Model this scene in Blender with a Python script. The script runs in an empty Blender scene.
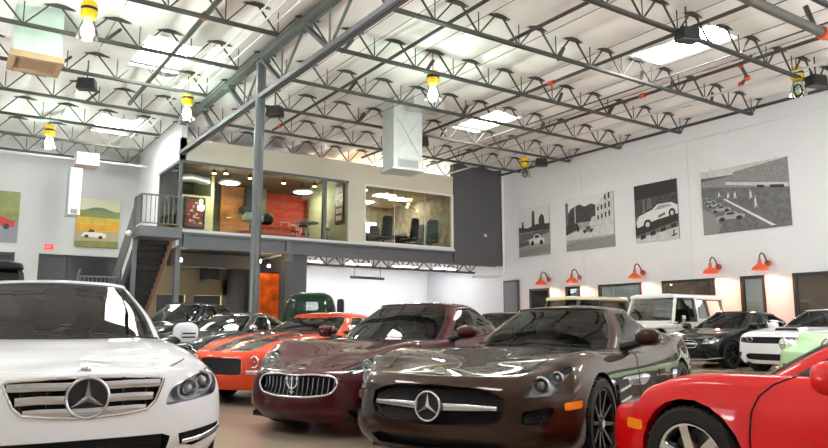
import bpy, bmesh, math, random
import numpy as np
from mathutils import Vector, Matrix
from mathutils.bvhtree import BVHTree
random.seed(7); rng = np.random.default_rng(7)
SC = bpy.context.scene
COL = SC.collection
PI = math.pi

# ------------------------------------------------------------------ materials
MATS = {}
def mat(name, col, rough=.5, metal=0., coat=0., noise=None, bump=None, emit=None, spec=.5, alpha=None, trans=0., flake=False):
    """procedural principled material; noise=(scale, amount) varies the colour, bump=(scale, strength)"""
    if name in MATS: return MATS[name]
    m = bpy.data.materials.new(name); m.use_nodes = True
    nt = m.node_tree; b = nt.nodes['Principled BSDF']
    c = tuple((x/255.)**2.2 for x in col) + (1,)
    b.inputs['Base Color'].default_value = c
    b.inputs['Roughness'].default_value = rough
    b.inputs['Metallic'].default_value = metal
    b.inputs['Specular IOR Level'].default_value = spec
    b.inputs['Coat Weight'].default_value = coat
    b.inputs['Coat Roughness'].default_value = .02; b.inputs['Coat IOR'].default_value = 1.42
    if trans: b.inputs['Transmission Weight'].default_value = trans
    if alpha is not None: b.inputs['Alpha'].default_value = alpha
    tc = None
    if noise or bump or flake:
        tc = nt.nodes.new('ShaderNodeTexCoord')
    if noise:
        n = nt.nodes.new('ShaderNodeTexNoise'); n.inputs['Scale'].default_value = noise[0]
        n.inputs['Detail'].default_value = 6
        nt.links.new(tc.outputs['Object'], n.inputs['Vector'])
        r = nt.nodes.new('ShaderNodeMapRange')
        r.inputs['From Min'].default_value = .3; r.inputs['From Max'].default_value = .7
        r.inputs['To Min'].default_value = 1-noise[1]; r.inputs['To Max'].default_value = 1+noise[1]
        nt.links.new(n.outputs['Fac'], r.inputs['Value'])
        v = nt.nodes.new('ShaderNodeVectorMath'); v.operation = 'SCALE'
        v.inputs[0].default_value = c[:3]
        nt.links.new(r.outputs['Result'], v.inputs['Scale'])
        nt.links.new(v.outputs['Vector'], b.inputs['Base Color'])
    if bump:
        n2 = nt.nodes.new('ShaderNodeTexNoise'); n2.inputs['Scale'].default_value = bump[0]
        n2.inputs['Detail'].default_value = 4
        nt.links.new(tc.outputs['Object'], n2.inputs['Vector'])
        bp = nt.nodes.new('ShaderNodeBump'); bp.inputs['Strength'].default_value = bump[1]
        bp.inputs['Distance'].default_value = .02
        nt.links.new(n2.outputs['Fac'], bp.inputs['Height'])
        nt.links.new(bp.outputs['Normal'], b.inputs['Normal'])
    if emit:
        b.inputs['Emission Color'].default_value = tuple((x/255.)**2.2 for x in emit[0]) + (1,)
        b.inputs['Emission Strength'].default_value = emit[1]
    MATS[name] = m
    return m

def glass_mat(name, tint=(200,215,205), clear=.75, rough=.0, ior=1.6):
    """thin window glass: see-through tinted layer under a mirror-like Fresnel reflection"""
    if name in MATS: return MATS[name]
    m = bpy.data.materials.new(name); m.use_nodes = True
    nt = m.node_tree; nt.nodes.clear()
    out = nt.nodes.new('ShaderNodeOutputMaterial')
    tr = nt.nodes.new('ShaderNodeBsdfTransparent')
    k = clear
    tr.inputs['Color'].default_value = tuple(k*(x/255.)**2.2 for x in tint) + (1,)
    gl = nt.nodes.new('ShaderNodeBsdfGlossy'); gl.inputs['Roughness'].default_value = rough
    gl.inputs['Color'].default_value = (1,1,1,1)
    fr = nt.nodes.new('ShaderNodeFresnel'); fr.inputs['IOR'].default_value = ior
    mx = nt.nodes.new('ShaderNodeMixShader')
    nt.links.new(fr.outputs[0], mx.inputs[0]); nt.links.new(tr.outputs[0], mx.inputs[1]); nt.links.new(gl.outputs[0], mx.inputs[2])
    nt.links.new(mx.outputs[0], out.inputs['Surface'])
    MATS[name] = m
    return m

# ------------------------------------------------------------------ mesh builder
class MB:
    def __init__(s): s.v = []; s.f = []; s.mi = []; s.cur = 0
    def m(s, i): s.cur = i; return s
    def add(s, vs, fs):
        o = len(s.v); s.v += [tuple(map(float, p)) for p in vs]
        for f in fs: s.f.append([o+i for i in f]); s.mi.append(s.cur)
        return s
    def box(s, x0, y0, z0, x1, y1, z1):
        return s.add([(x0,y0,z0),(x1,y0,z0),(x1,y1,z0),(x0,y1,z0),(x0,y0,z1),(x1,y0,z1),(x1,y1,z1),(x0,y1,z1)],
                     [(3,2,1,0),(4,5,6,7),(0,1,5,4),(1,2,6,5),(2,3,7,6),(3,0,4,7)])
    def cbox(s, c, d): return s.box(c[0]-d[0]/2, c[1]-d[1]/2, c[2]-d[2]/2, c[0]+d[0]/2, c[1]+d[1]/2, c[2]+d[2]/2)
    def bar(s, a, b, w, h=None, up=(0,0,1)):
        """rectangular bar from a to b"""
        a = Vector(a); b = Vector(b); h = h or w
        d = (b-a).normalized(); u = Vector(up)
        if abs(d.dot(u)) > .98: u = Vector((1,0,0))
        sx = d.cross(u).normalized(); uy = sx.cross(d).normalized()
        vs = []
        for p in (a, b):
            for i, j in ((-1,-1),(1,-1),(1,1),(-1,1)): vs.append(p + sx*i*w/2 + uy*j*h/2)
        return s.add(vs, [(3,2,1,0),(4,5,6,7),(0,1,5,4),(1,2,6,5),(2,3,7,6),(3,0,4,7)])
    def tube(s, pts, r, n=8, closed=False, cap=True):
        pts = [Vector(p) for p in pts]; m = len(pts); vs = []; up = None
        for i, p in enumerate(pts):
            if closed: d = pts[(i+1)%m]-pts[i-1]
            else: d = pts[min(i+1, m-1)]-pts[max(i-1, 0)]
            d = d.normalized() if d.length > 1e-9 else Vector((0,0,1))
            if up is None:
                up = Vector((0,0,1)) if abs(d.z) < .9 else Vector((1,0,0))
            sx = d.cross(up)
            if sx.length < 1e-4: sx = d.cross(Vector((1,.3,0)))
            sx.normalize(); up = sx.cross(d).normalized()
            rr = r[i] if hasattr(r, '__len__') else r
            for k in range(n):
                a = 2*PI*k/n; vs.append(p + sx*math.cos(a)*rr + up*math.sin(a)*rr)
        fs = []
        for i in range(m if closed else m-1):
            j = (i+1) % m
            for k in range(n):
                fs.append((i*n+k, j*n+k, j*n+(k+1)%n, i*n+(k+1)%n)[::-1])
        if cap and not closed:
            fs.append(tuple(range(n))); fs.append(tuple((m-1)*n+k for k in range(n))[::-1])
        return s.add(vs, fs)
    def strip(s, pts, w, h, up=(0,0,1)):
        """one continuous bar of width w and height h swept along pts; w, h may be lists"""
        pts = [Vector(p) for p in pts]; m = len(pts); vs = []; U = Vector(up)
        for i, p in enumerate(pts):
            d = (pts[min(i+1,m-1)]-pts[max(i-1,0)]).normalized(); sx = d.cross(U).normalized(); uy = sx.cross(d).normalized()
            ww = w[i] if hasattr(w,'__len__') else w; hh = h[i] if hasattr(h,'__len__') else h
            for a, b in ((-1,-.7),(-.7,-1),(.7,-1),(1,-.7),(1,.7),(.7,1),(-.7,1),(-1,.7)): vs.append(p+sx*a*ww/2+uy*b*hh/2)
        fs = [tuple(range(8)), tuple((m-1)*8+k for k in range(8))[::-1]]
        for i in range(m-1):
            for k in range(8): fs.append((i*8+k,(i+1)*8+k,(i+1)*8+(k+1)%8,i*8+(k+1)%8))
        return s.add(vs, fs)
    def lathe(s, prof, c=(0,0,0), axis='z', n=24, cap=True):
        """prof: (radius, height) pairs"""
        vs = []; ax = {'z':(0,1,2),'x':(1,2,0),'y':(2,0,1)}[axis]
        for r, h in prof:
            for k in range(n):
                a = 2*PI*k/n; p = [0,0,0]
                p[ax[0]] = r*math.cos(a); p[ax[1]] = r*math.sin(a); p[ax[2]] = h
                vs.append((p[0]+c[0], p[1]+c[1], p[2]+c[2]))
        fs = []
        for i in range(len(prof)-1):
            for k in range(n): fs.append((i*n+k, i*n+(k+1)%n, (i+1)*n+(k+1)%n, (i+1)*n+k))
        if cap:
            if prof[0][0] > 1e-6: fs.append(tuple(range(n))[::-1])
            if prof[-1][0] > 1e-6: fs.append(tuple((len(prof)-1)*n+k for k in range(n)))
        return s.add(vs, fs)
    def ball(s, c, r, n=12, m=8):
        r = (r, r, r) if not hasattr(r, '__len__') else r
        vs = []; fs = []
        for i in range(m+1):
            t = PI*i/m
            for k in range(n):
                a = 2*PI*k/n
                vs.append((c[0]+r[0]*math.sin(t)*math.cos(a), c[1]+r[1]*math.sin(t)*math.sin(a), c[2]+r[2]*math.cos(t)))
        for i in range(m):
            for k in range(n): fs.append((i*n+k, (i+1)*n+k, (i+1)*n+(k+1)%n, i*n+(k+1)%n))
        return s.add(vs, fs)
    def prism(s, poly, d, frame=None):
        """polygon (u,v) extruded along w by d; frame = (origin, U, V, W)"""
        n = len(poly); O, U, V, W = [Vector(q) for q in frame]
        vs = [O+U*p[0]+V*p[1] for p in poly] + [O+U*p[0]+V*p[1]+W*d for p in poly]
        fs = [tuple(range(n))[::-1], tuple(range(n, 2*n))]
        for i in range(n): fs.append((i, (i+1)%n, n+(i+1)%n, n+i))
        return s.add(vs, fs)
    def torus(s, c, R, r, nrm=(0,0,1), n=24, k=8, sx=1., sy=1.):
        nrm = Vector(nrm).normalized(); a = nrm.orthogonal().normalized()
        if abs(nrm.z) < .9: a = Vector((0,0,1)).cross(nrm).normalized()
        b = nrm.cross(a)
        return s.tube([Vector(c)+a*R*sx*math.cos(2*PI*i/n)+b*R*sy*math.sin(2*PI*i/n) for i in range(n)], r, k, closed=True)
    def build(s, name, mats, parent=None, smooth=False, bevel=0., weld=False, loc=None):
        me = bpy.data.meshes.new(name); me.from_pydata(s.v, [], s.f)
        if not hasattr(mats, '__len__'): mats = [mats]
        for q in mats: me.materials.append(q)
        if len(mats) > 1: me.polygons.foreach_set('material_index', s.mi)
        bm = bmesh.new(); bm.from_mesh(me)
        if weld: bmesh.ops.remove_doubles(bm, verts=bm.verts, dist=1e-4)
        bmesh.ops.recalc_face_normals(bm, faces=bm.faces)
        bm.to_mesh(me); bm.free()
        o = bpy.data.objects.new(name, me); COL.objects.link(o)
        if smooth:
            me.polygons.foreach_set('use_smooth', [True]*len(me.polygons))
            try: me.set_sharp_from_angle(angle=math.radians(smooth if smooth > 1 else 40))
            except Exception: pass
        if bevel:
            b = o.modifiers.new('bevel', 'BEVEL'); b.width = bevel; b.segments = 2; b.limit_method = 'ANGLE'
        if parent is not None: o.parent = parent
        if loc is not None: o.location = loc
        return o

def tag(o, label=None, cat=None, group=None, kind=None):
    if label: o['label'] = label
    if cat: o['category'] = cat
    if group: o['group'] = group
    if kind: o['kind'] = kind
    return o
def empty(name, loc=(0,0,0), rz=0., label=None, cat=None, group=None):
    o = bpy.data.objects.new(name, None); COL.objects.link(o); o.location = loc; o.rotation_euler = (0,0,rz)
    o.empty_display_size = .2
    return tag(o, label, cat, group)
def struct(o): o['kind'] = 'structure'; return o
def copy_tree(o, loc=None, rz=None, label=None, parent=None, group=None):
    c = o.copy(); COL.objects.link(c)
    if parent is not None: c.parent = parent
    if loc is not None: c.location = loc
    if rz is not None: c.rotation_euler = (0,0,rz)
    if label: c['label'] = label
    if group: c['group'] = group
    for ch in list(o.children): copy_tree(ch, parent=c)
    return c
# ------------------------------------------------------------------ setting
XW, YM, YB, ZC = 20.8, 23.77, 30.0, 8.15
WHITE = mat('white_wall_paint', (212,213,216), .6, noise=(1.2,.02), bump=(40,.05))
GREIGE = mat('warm_white_wall_paint', (186,182,166), .6, noise=(1.,.03))
CHAR = mat('charcoal_wall_paint', (74,74,77), .6, noise=(2,.03))
FASC = mat('charcoal_painted_steel', (82,84,88), .45, noise=(3,.03))
SILL = mat('light_grey_metal', (186,188,192), .35, noise=(3,.02))
STEEL = mat('dark_olive_steel', (60,60,56), .5, noise=(6,.08))
GIRD = mat('grey_painted_steel', (94,99,98), .45, noise=(5,.06))
BLK = mat('black_plastic', (24,24,26), .4, noise=(20,.05))
GALV = mat('galvanised_sheet', (196,201,200), .38, .55, noise=(3,.08))
WGL = glass_mat('window_glass', (225,235,230), .95, ior=1.33)
LED = mat('lit_panel', (255,250,240), .5, emit=((255,240,220), 30))

def floor_mat():
    m = mat('polished_concrete', (164,150,132), .25, noise=(.55,.16), spec=.5)
    nt = m.node_tree; b = nt.nodes['Principled BSDF']
    b.inputs['Coat Weight'].default_value = .12; b.inputs['Coat Roughness'].default_value = .12
    return m
def ins_mat():
    m = mat('white_insulation_sheet', (240,238,236), .55, noise=(.8,.05), bump=(5,.25))
    return m
f = MB(); f.box(-8,-7,-.12, 24.5,YB+.2,0); struct(f.build('floor', floor_mat()))
# ceiling: sagging sheets of insulation between the roof purlins
nx, ny = 330, 180; xs = np.linspace(-8,24.5,nx); ys = np.linspace(-7,YB+.3,ny)
def sag(x, y):
    a = abs(math.cos(PI*(x-7.05)/1.195)); b_ = abs(math.sin(PI*(y-8.95)/2.52))      # hung from the purlins, sagging between them
    return ZC - .065 - .14*a*(.8+.3*b_) + .015*math.sin(3.1*x+1.7*y)*b_ + .014*math.sin(5.3*y-2.2*x)*b_ + .02*b_*math.sin(9*y+2*math.sin(4*x))*a
vs = [(x,y,sag(x,y)) for y in ys for x in xs]
sky = [(3.7,17.0),(4.0,24.6),(14.6,17.0),(14.35,8.95),(15.1,24.4),(3.7,9.2),(14.4,1.5),(-4.5,9.2),(-4.5,17.0),(9.2,1.5),(-4.5,1.5),(9.2,-4.5)]  # later entries continue the rows out of view, added to light the hall
SKW, SKL = 1.3, 2.4
def insky(x, y): return any(a < x < a+SKW and b < y < b+SKL for a, b in sky)
fs = [(j*nx+i, j*nx+i+1, (j+1)*nx+i+1, (j+1)*nx+i) for j in range(ny-1) for i in range(nx-1)
      if not insky((xs[i]+xs[i+1])/2, (ys[j]+ys[j+1])/2)]
c = MB(); c.add(vs, fs); ceil = struct(c.build('ceiling', ins_mat(), smooth=80))
wr = MB()
for x in np.arange(7.05+.5975-1.195*12, 24, 2.39):
    w = MB(); w.tube([(x,-6.9,ZC-.06),(x,YB,ZC-.06)], .012, 5); struct(w.build('ceiling_seam', STEEL, ceil))
deck = MB(); deck.box(-8.1,-7.1,ZC+.45, 24.6,YB+.4,ZC+.6); 
struct(deck.build('ceiling_deck', WHITE, ceil))
SKYL = mat('skylight_diffuser', (255,255,255), .5, emit=((255,252,246), 18))
for i, (a, b) in enumerate(sky):
    k = MB(); k.m(0).box(a-.09,b-.09,ZC+.02,a+SKW+.09,b+SKL+.09,ZC+.1)
    k2 = MB(); k2.m(0)
    for q in ((a-.1,b-.1,a+.0,b+SKL+.1),(a+SKW,b-.1,a+SKW+.1,b+SKL+.1),(a-.1,b-.1,a+SKW+.1,b),(a-.1,b+SKL,a+SKW+.1,b+SKL+.1)):
        k2.box(q[0],q[1],ZC-.1,q[2],q[3],ZC+.16)
    fr = struct(k2.build('window_%d' % (20+i), WHITE)); fr['label'] = 'bright rooftop skylight set in the white insulated ceiling'
    struct(k.build('skylight_panel', SKYL, fr))

# right wall with its row of shop windows (openings) and far door
wins = [(20.91,22.11),(19.24,20.02),(16.32,18.32),(13.43,15.46),(11.77,12.56),(7.2,10.92)]
ZB, ZT = .55, 2.57
w = MB(); w.box(XW,-7,ZT,XW+.22,YB+.2,8.6); w.box(XW,-7,0,XW+.22,YB+.2,ZB)
edges = [YB+.2] + [v for a, b in wins for v in (b, a)] + [-7]
for i in range(0, len(edges), 2): w.box(XW, edges[i+1], ZB, XW+.22, edges[i], ZT)
struct(w.build('wall_right', WHITE))
FRM = mat('black_window_frame', (38,36,36), .4, noise=(8,.05))
DGL = glass_mat('shop_window_glass', (205,214,214), .8, ior=1.45)
for i, (a, b) in enumerate(wins):
    fr = MB(); t = .09
    fr.box(XW-.04,a,ZT-t,XW+.1,b,ZT); fr.box(XW-.04,a,ZB,XW+.1,b,ZB+t)
    fr.box(XW-.04,a,ZB+t,XW+.1,a+t,ZT-t); fr.box(XW-.04,b-t,ZB+t,XW+.1,b,ZT-t)
    if i in (5,): fr.box(XW-.03,9.0,ZB+t,XW+.09,9.07,ZT-t)
    wo = struct(fr.build('window_%d' % (i+1), FRM, bevel=.006))
    g = MB(); g.box(XW+.03,a+t-.01,ZB+t-.01,XW+.045,b-t+.01,ZT-t+.01); struct(g.build('pane', DGL, wo))
# office rooms behind those windows
rm = MB(); rm.m(0).box(24.3,-7,0,24.5,YB,3.2).box(XW+.22,-7,3.0,24.4,YB,3.15)
rm.m(1).box(XW+.22,15.9,0,24.3,16.1,3.0).box(XW+.22,11.2,0,24.3,11.35,3.0)
OFFW = mat('office_wall_paint', (150,152,156), .7, noise=(1,.05)); OFFB = mat('brick_veneer', (112,92,82), .8, noise=(6,.2))
struct(rm.build('wall_office', [OFFW, OFFB]))
OW = bpy.data.objects['wall_office']
for y in (21.5,18.4,17.2,14.3,12.2,9.2,7.8):
    l = bpy.data.lights.new('office_fill_light', 'POINT'); l.energy = 45; l.color = (1,.96,.9); l.shadow_soft_size = .3  # fill points added to brighten the rooms behind the glass
    o = bpy.data.objects.new('office_fill', l); COL.objects.link(o); o.location = (22.6,y,2.7); o.parent = OW
for y in (21.5,18.4,17.2,14.3,12.2,9.2,7.8):
    q = MB(); q.box(22.,y-.3,2.95,23.2,y+.3,2.995); struct(q.build('trim_%d' % (60+int(y)), LED))  # glowing ceiling panels added to light the offices
q = MB(); q.box(22.0,8.15,0.0,22.08,9.35,2.45); tag(q.build('wood_screen', mat('slatted_brown_wood', (140,92,56), .6, noise=(7,.35))), 'brown wooden screen behind the rightmost shop window', 'screen')
# white reveal line and pipe along the top of the right wall
q = MB(); q.tube([(XW-.03,-7,7.28),(XW-.03,YM-.1,7.28)], .018, 6)
for y in np.arange(-5,23,2.52): q.cbox((XW-.025,y,7.28),(.05,.06,.07))
struct(q.build('trim_1', WHITE))
q = MB()
for y in (14.2,19.0,9.3): q.box(XW-.004,y-.012,2.6,XW,y+.012,7.3)
struct(q.build('trim_2', mat('wall_joint_grey', (196,196,198), .7)))
q = MB(); q.tube([(XW-.09,YM-.14,7.55),(XW-.09,YM-.14,3.4),(XW-.09,YM-.02,3.25),(XW-.3,YM+.3,3.2),(XW-1.6,YM+.3,3.15)], .055, 10)
tag(q.build('wall_mounted_pipe', WHITE, smooth=True), 'white vertical drain pipe in the corner beside the charcoal mezzanine wall', 'pipe')
# dark recessed door far down the right wall
d = MB(); d.box(XW-.07,22.74,0,XW-.005,23.72,3.0); dd = struct(d.build('door_1', mat('dark_door_frame', (66,67,70), .5)))
d = MB(); d.box(XW-.1,22.83,.01,XW-.06,23.63,2.9); struct(d.build('door_leaf', mat('grey_door_leaf', (104,106,110), .5), dd))
d = MB(); d.cbox((XW-.13,22.95,1.05),(.05,.14,.04)); struct(d.build('door_handle', SILL, dd))

# far left wall with its dark roll-up glass doors
w = MB(); w.box(-8,YB,3.75,6.4,YB+.2,8.6); w.box(-8,YB,0,-6.2,YB+.2,3.75); w.box(2.15,YB,0,2.95,YB+.2,3.75); w.box(5.95,YB,0,6.4,YB+.2,3.75); w.box(-2.2,YB,0,-1.6,YB+.2,3.75)
struct(w.build('wall_back', mat('pale_grey_wall_paint', (190,191,193), .6, noise=(.8,.03))))
DKGL = mat('tinted_door_glass', (60,63,66), .12, coat=.5)
for n, (a, b, cuts) in enumerate(((2.95,5.95,(3.98,)),(-1.6,2.15,(.3,)),(-6.2,-2.2,(-4.2,)))):
    q = MB(); q.m(0).box(a,YB+.05,0,b,YB+.12,3.75); q.m(1)
    for x in (a+.05,)+cuts+(b-.05,): q.box(x-.05,YB-.03,0,x+.05,YB+.05,3.75)
    for z in (.05,1.25,2.45,3.7): q.box(a,YB-.02,z-.04,b,YB+.05,z+.04)
    struct(q.build('door_%d' % (n+2), [DKGL, FRM]))
w = MB(); w.box(-8.2,-7,4.2,-8,YB+.2,8.6); w.box(-8.2,-7,0,-8,9.5,4.2); w.box(-8.2,9.5,2.5,-8,19.5,4.2); w.box(-8.2,19.5,0,-8,YB+.2,4.2); struct(w.build('wall_left', WHITE))  # unseen wall, its opening sized and placed for the light it lets in
w = MB(); w.box(-8.2,-7.2,4.6,24.5,-7,8.6); 
for a, b in ((-8.2,9.2),(16,18),(23,24.5)): w.box(a,-7.2,0,b,-7,4.6)  # unseen wall, gaps between these pieces added to let light in
struct(w.build('wall_front', WHITE))

# ------------------------------------------------------------------ mezzanine block
XM = 6.4
m_ = MB(); m_.box(XM,YM,6.58,18.0,YM+.18,7.42)          # soffit wall above the glazing
m_.box(12.9,YM,4.25,13.6,YM+.18,6.58); struct(m_.build('wall_mezzanine', GREIGE))
m_ = MB(); m_.box(18.0,YM-.06,3.66,20.72,YM+.2,8.05); struct(m_.build('wall_mezzanine_dark', CHAR))
m_ = MB(); m_.box(XM,YM+2.8,4.19,XM+.18,YB,8.1); m_.box(XM,YM,6.6,XM+.18,YM+2.8,8.1); struct(m_.build('wall_mezzanine_side', WHITE))
m_ = MB(); m_.box(XM+.06,YM+.06,3.66,18,YM+.2,4.14); m_.box(XM,YM-.08,4.08,18.02,YM+.25,4.16); m_.box(XM,YM-.08,3.62,18.02,YM+.22,3.7)
for x in (6.7,10.42): m_.box(x-.1,YM-.07,3.66,x+.1,YM+.1,4.1)
m_.box(10.36,YM-.06,3.35,10.6,YM+.14,3.7)
fa = struct(m_.build('trim_3', FASC, bevel=.008))
m_ = MB(); m_.box(XM,YM-.1,4.16,18.02,YM+.16,4.25); struct(m_.build('trim_4', SILL, bevel=.006))
m_ = MB(); m_.box(XM-.03,YM,3.66,XM+.06,YB,4.19); struct(m_.build('trim_5', SILL))
m_ = MB(); m_.m(0).box(XM+.06,YM+.2,3.95,20.7,YB,4.1); m_.m(1).box(10.6,YM+.2,3.72,20.7,YB,3.94); m_.m(2).box(XM+.06,YM+.2,3.72,10.6,YB,3.94)
WHC = mat('white_soffit_paint', (238,239,242), .6); DKC = mat('dark_soffit_paint', (52,50,50), .6)
struct(m_.build('floor_mezzanine', [mat('dark_carpet', (70,62,56), .9, noise=(30,.1)), WHC, DKC]))
m_ = MB(); m_.m(0).box(XM+.1,YM+.1,6.95,13.4,YB,7.25); m_.m(1).box(13.4,YM+.15,6.72,18,YB,6.9)
struct(m_.build('ceiling_mezzanine', [mat('taupe_ceiling', (120,98,82), .7), mat('tan_tile_ceiling', (222,196,158), .7)]))
# lounge walls
m_ = MB()
m_.m(0).box(XM+.1,29.4,4.1,18.2,29.6,7.2)                       # taupe rear wall
m_.m(1).box(7.3,27.0,4.1,8.5,27.2,6.05); m_.m(1).box(8.5,27,4.1,8.62,29.4,6.9)
m_.m(2).box(12.9,YM+.18,4.1,13.05,27.3,6.95)
m_.m(3).box(11.5,29.2,4.1,14.4,29.4,6.9); m_.m(3).box(14.3,27.4,4.1,14.4,29.3,6.9); m_.m(2).box(11.2,28.6,4.1,11.45,29.4,6.95)
m_.m(4).box(17.95,YM+.2,4.1,18.1,29.4,6.8)
m_.m(5).box(13.6,28.9,4.1,18.0,29.1,6.8)
ROCK = mat('stone_cladding', (146,132,112), .8, noise=(3.5,.45), bump=(8,.6))
struct(m_.build('wall_lounge', [mat('taupe_paint', (150,138,122), .7, noise=(1,.04)), mat('pale_yellow_paint', (232,222,168), .6), mat('olive_paint', (158,154,122), .7),
    mat('orange_red_paint', (214,62,24), .5, noise=(2,.08)), ROCK, ROCK]))
PANEL = mat('burl_wood_panel', (170,104,38), .4, noise=(2.2,.5))
q = MB(); q.box(9.35,28.3,4.1,11.15,28.42,6.85); tag(q.build('feature_wall', PANEL), 'tall amber stone-patterned panel on the rear wall of the upstairs lounge', 'wall panel')
q = MB(); q.box(10.1,27.75,5.7,10.75,28.3,5.95); q.box(10.3,27.95,5.95,10.55,28.3,6.8); tag(q.build('range_hood', BLK), 'black hood projecting from the amber panel in the lounge', 'hood')
# glazing of the lounge and conference room
gl = MB(); gl.box(XM+.08,YM+.07,4.25,11.82,YM+.085,6.58); struct(gl.build('window_10', WGL))
gl = MB(); gl.box(11.93,YM+.07,4.25,12.9,YM+.085,6.58); struct(gl.build('window_11', WGL))
q = MB(); q.box(11.82,YM-.02,4.25,11.94,YM+.16,6.62); q.box(XM,YM-.02,4.25,XM+.09,YM+.16,6.62); q.box(XM,YM+2.72,4.25,XM+.1,YM+2.82,6.62); q.box(XM,YM-.03,6.56,12.9,YM+.16,6.64); q.box(XM-.02,YM,6.56,XM+.16,YM+2.8,6.66); struct(q.build('trim_6', FASC))
gl = MB(); gl.box(XM+.05,YM+.1,4.25,XM+.065,YM+2.74,6.58); struct(gl.build('window_12', WGL))
q = MB(); a, b = 13.6, 18.0
q.box(a,YM-.03,4.25,b,YM+.12,4.33); q.box(a,YM-.03,6.54,b,YM+.12,6.62); q.box(a,YM-.03,4.33,a+.06,YM+.12,6.54); q.box(b-.1,YM-.03,4.33,b,YM+.12,6.54)
wo = struct(q.build('window_13', mat('pale_window_frame', (206,204,196), .5)))
gl = MB(); gl.box(a+.05,YM+.04,4.32,b-.09,YM+.055,6.55); struct(gl.build('pane', WGL, wo))
q = MB()
for x in (15.05,16.55): q.box(x-.012,YM+.035,4.33,x+.012,YM+.06,6.54)
struct(q.build('mullion', SILL, wo))
def glow(par, loc, w, col=(1,.9,.78), r=.2):
    l = bpy.data.lights.new('room_light', 'POINT'); l.energy = w; l.color = col; l.shadow_soft_size = r
    o = bpy.data.objects.new('room_glow', l); COL.objects.link(o); o.location = loc; o.parent = par; return o
# lounge furnishings
WARM = mat('warm_lamp', (255,236,190), .5, emit=((255,214,150), 60))
q = empty('framed_picture', (7.86,26.98,5.35), 0, 'dark framed red and white picture on the pale yellow lounge wall', 'picture')
b_ = MB(); b_.box(-.42,-.04,-.62,.42,.0,.62); b_.build('frame', mat('dark_wood', (52,34,24), .4), q)
b_ = MB(); b_.m(0).box(-.32,-.05,-.52,.32,-.038,.52); b_.m(1)
for i in range(14):
    x, z = random.uniform(-.26,.2), random.uniform(-.46,.4); b_.box(x,-.053,z,x+random.uniform(.05,.14),-.049,z+random.uniform(.04,.12))
b_.build('print', [mat('print_maroon', (150,56,50), .5), mat('print_cream', (222,206,190), .5)], q)
q = empty('photo_collage', (12.88,24.45,5.85), 0, 'tall dark frame of eight small photos on the olive lounge wall', 'picture frame')
b_ = MB(); b_.box(-.04,-.33,-.82,0,.33,.82); b_.build('frame', MATS['dark_wood'], q)
b_ = MB()
for j in range(5):
    for i in range(2): b_.box(-.048,-.24+i*.26,-.7+j*.29,-.038,-.02+i*.26,-.5+j*.29)
b_.build('print', mat('photo_beige', (206,176,150), .5, noise=(14,.5)), q)
def pend(x, y, z, name, lab, big=False):
    o = empty(name, (x,y,z), 0, lab, 'ceiling lamp')
    b_ = MB(); b_.tube([(0,0,.02),(0,0,6.95-z)], .015, 6); b_.build('rod', BLK, o)
    b_ = MB(); b_.lathe([(.0,.1),(.3,.1),(.42,.05),(.45,0),(.0,0)] if big else [(.0,.12),(.06,.12),(.09,0),(.0,0)], n=20); b_.build('shade', SILL if big else BLK, o)
    b_ = MB(); b_.lathe([(.34 if big else .07,-.006),(0,-.01)], n=18, cap=False); b_.build('bulb', LED if big else WARM, o)
    glow(o, (0,0,-.12), 45 if big else 20)
    return o
pend(9.1,26.6,6.6,'ceiling_disc_lamp','round flat ceiling lamp over the left half of the lounge',True)
pend(13.0-.9,26.3,6.5,'ceiling_disc_lamp','round flat ceiling lamp in front of the orange room',True)
for i, (x, y, z) in enumerate(((8.15,25.6,6.7),(9.55,25.6,6.68),(10.95,25.6,6.64),(8.6,25.6,6.75),(12.3,25.6,6.66))):
    o = pend(x,y,z,'track_spotlight',['small warm ceiling spotlight at far left of the lounge','small warm ceiling spotlight left of the amber panel','small warm ceiling spotlight just right of the steel column','small warm ceiling spotlight beside the left disc lamp','small warm ceiling spotlight above the orange room'][i])
q = MB(); q.tube([(6.75,26.2,6.45),(7.5,26.4,6.6),(8.3,26.9,6.62)], .16, 14); tag(q.build('air_duct', GALV, smooth=True), 'round silver air duct below the lounge ceiling', 'duct')
ORG = mat('orange_upholstery', (226,84,36), .7)
for i, (x, wd, lab) in enumerate(((9.2,.5,'small round red pouf behind the lounge glass left of the column'),(10.4,1.5,'low orange sofa behind the lounge glass at the steel column'))):
    o = empty('lounge_sofa' if i else 'pouf', (x,24.9,4.1), 0, lab, 'sofa' if i else 'pouf')
    b_ = MB(); b_.cbox((0,0,.22),(wd,.6,.36)); b_.build('seat', ORG, o, bevel=.05)
    if i:
        b_ = MB(); b_.cbox((0,.33,.5),(wd,.16,.5)); b_.build('backrest', ORG, o, bevel=.05)
    for sx in (-1,1):
        for sy in (-1,1):
            b_ = MB(); b_.tube([(sx*wd*.4,sy*.22,0),(sx*wd*.4,sy*.22,.06)], .02, 6); b_.build('leg', BLK, o)
def stool(x, y, lab, rz=0):
    o = empty('bar_stool', (x,y,4.1), rz, lab, 'stool', 'bar stools in the orange lounge')
    b_ = MB(); b_.lathe([(0,.74),(.17,.74),(.19,.77),(.17,.8),(0,.8)], n=14); b_.build('seat', BLK, o)
    b_ = MB(); b_.tube([(-.17,-.1,.78),(-.19,-.06,1.02),(-.1,.16,1.04),(.1,.16,1.04),(.19,-.06,1.02),(.17,-.1,.78)], .018, 6); b_.build('backrest', SILL, o)
    for k in range(4):
        a = PI/4+k*PI/2; b_ = MB(); b_.tube([(.1*math.cos(a),.1*math.sin(a),.76),(.22*math.cos(a),.22*math.sin(a),0)], .015, 6); b_.build('leg', SILL, o)
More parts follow.
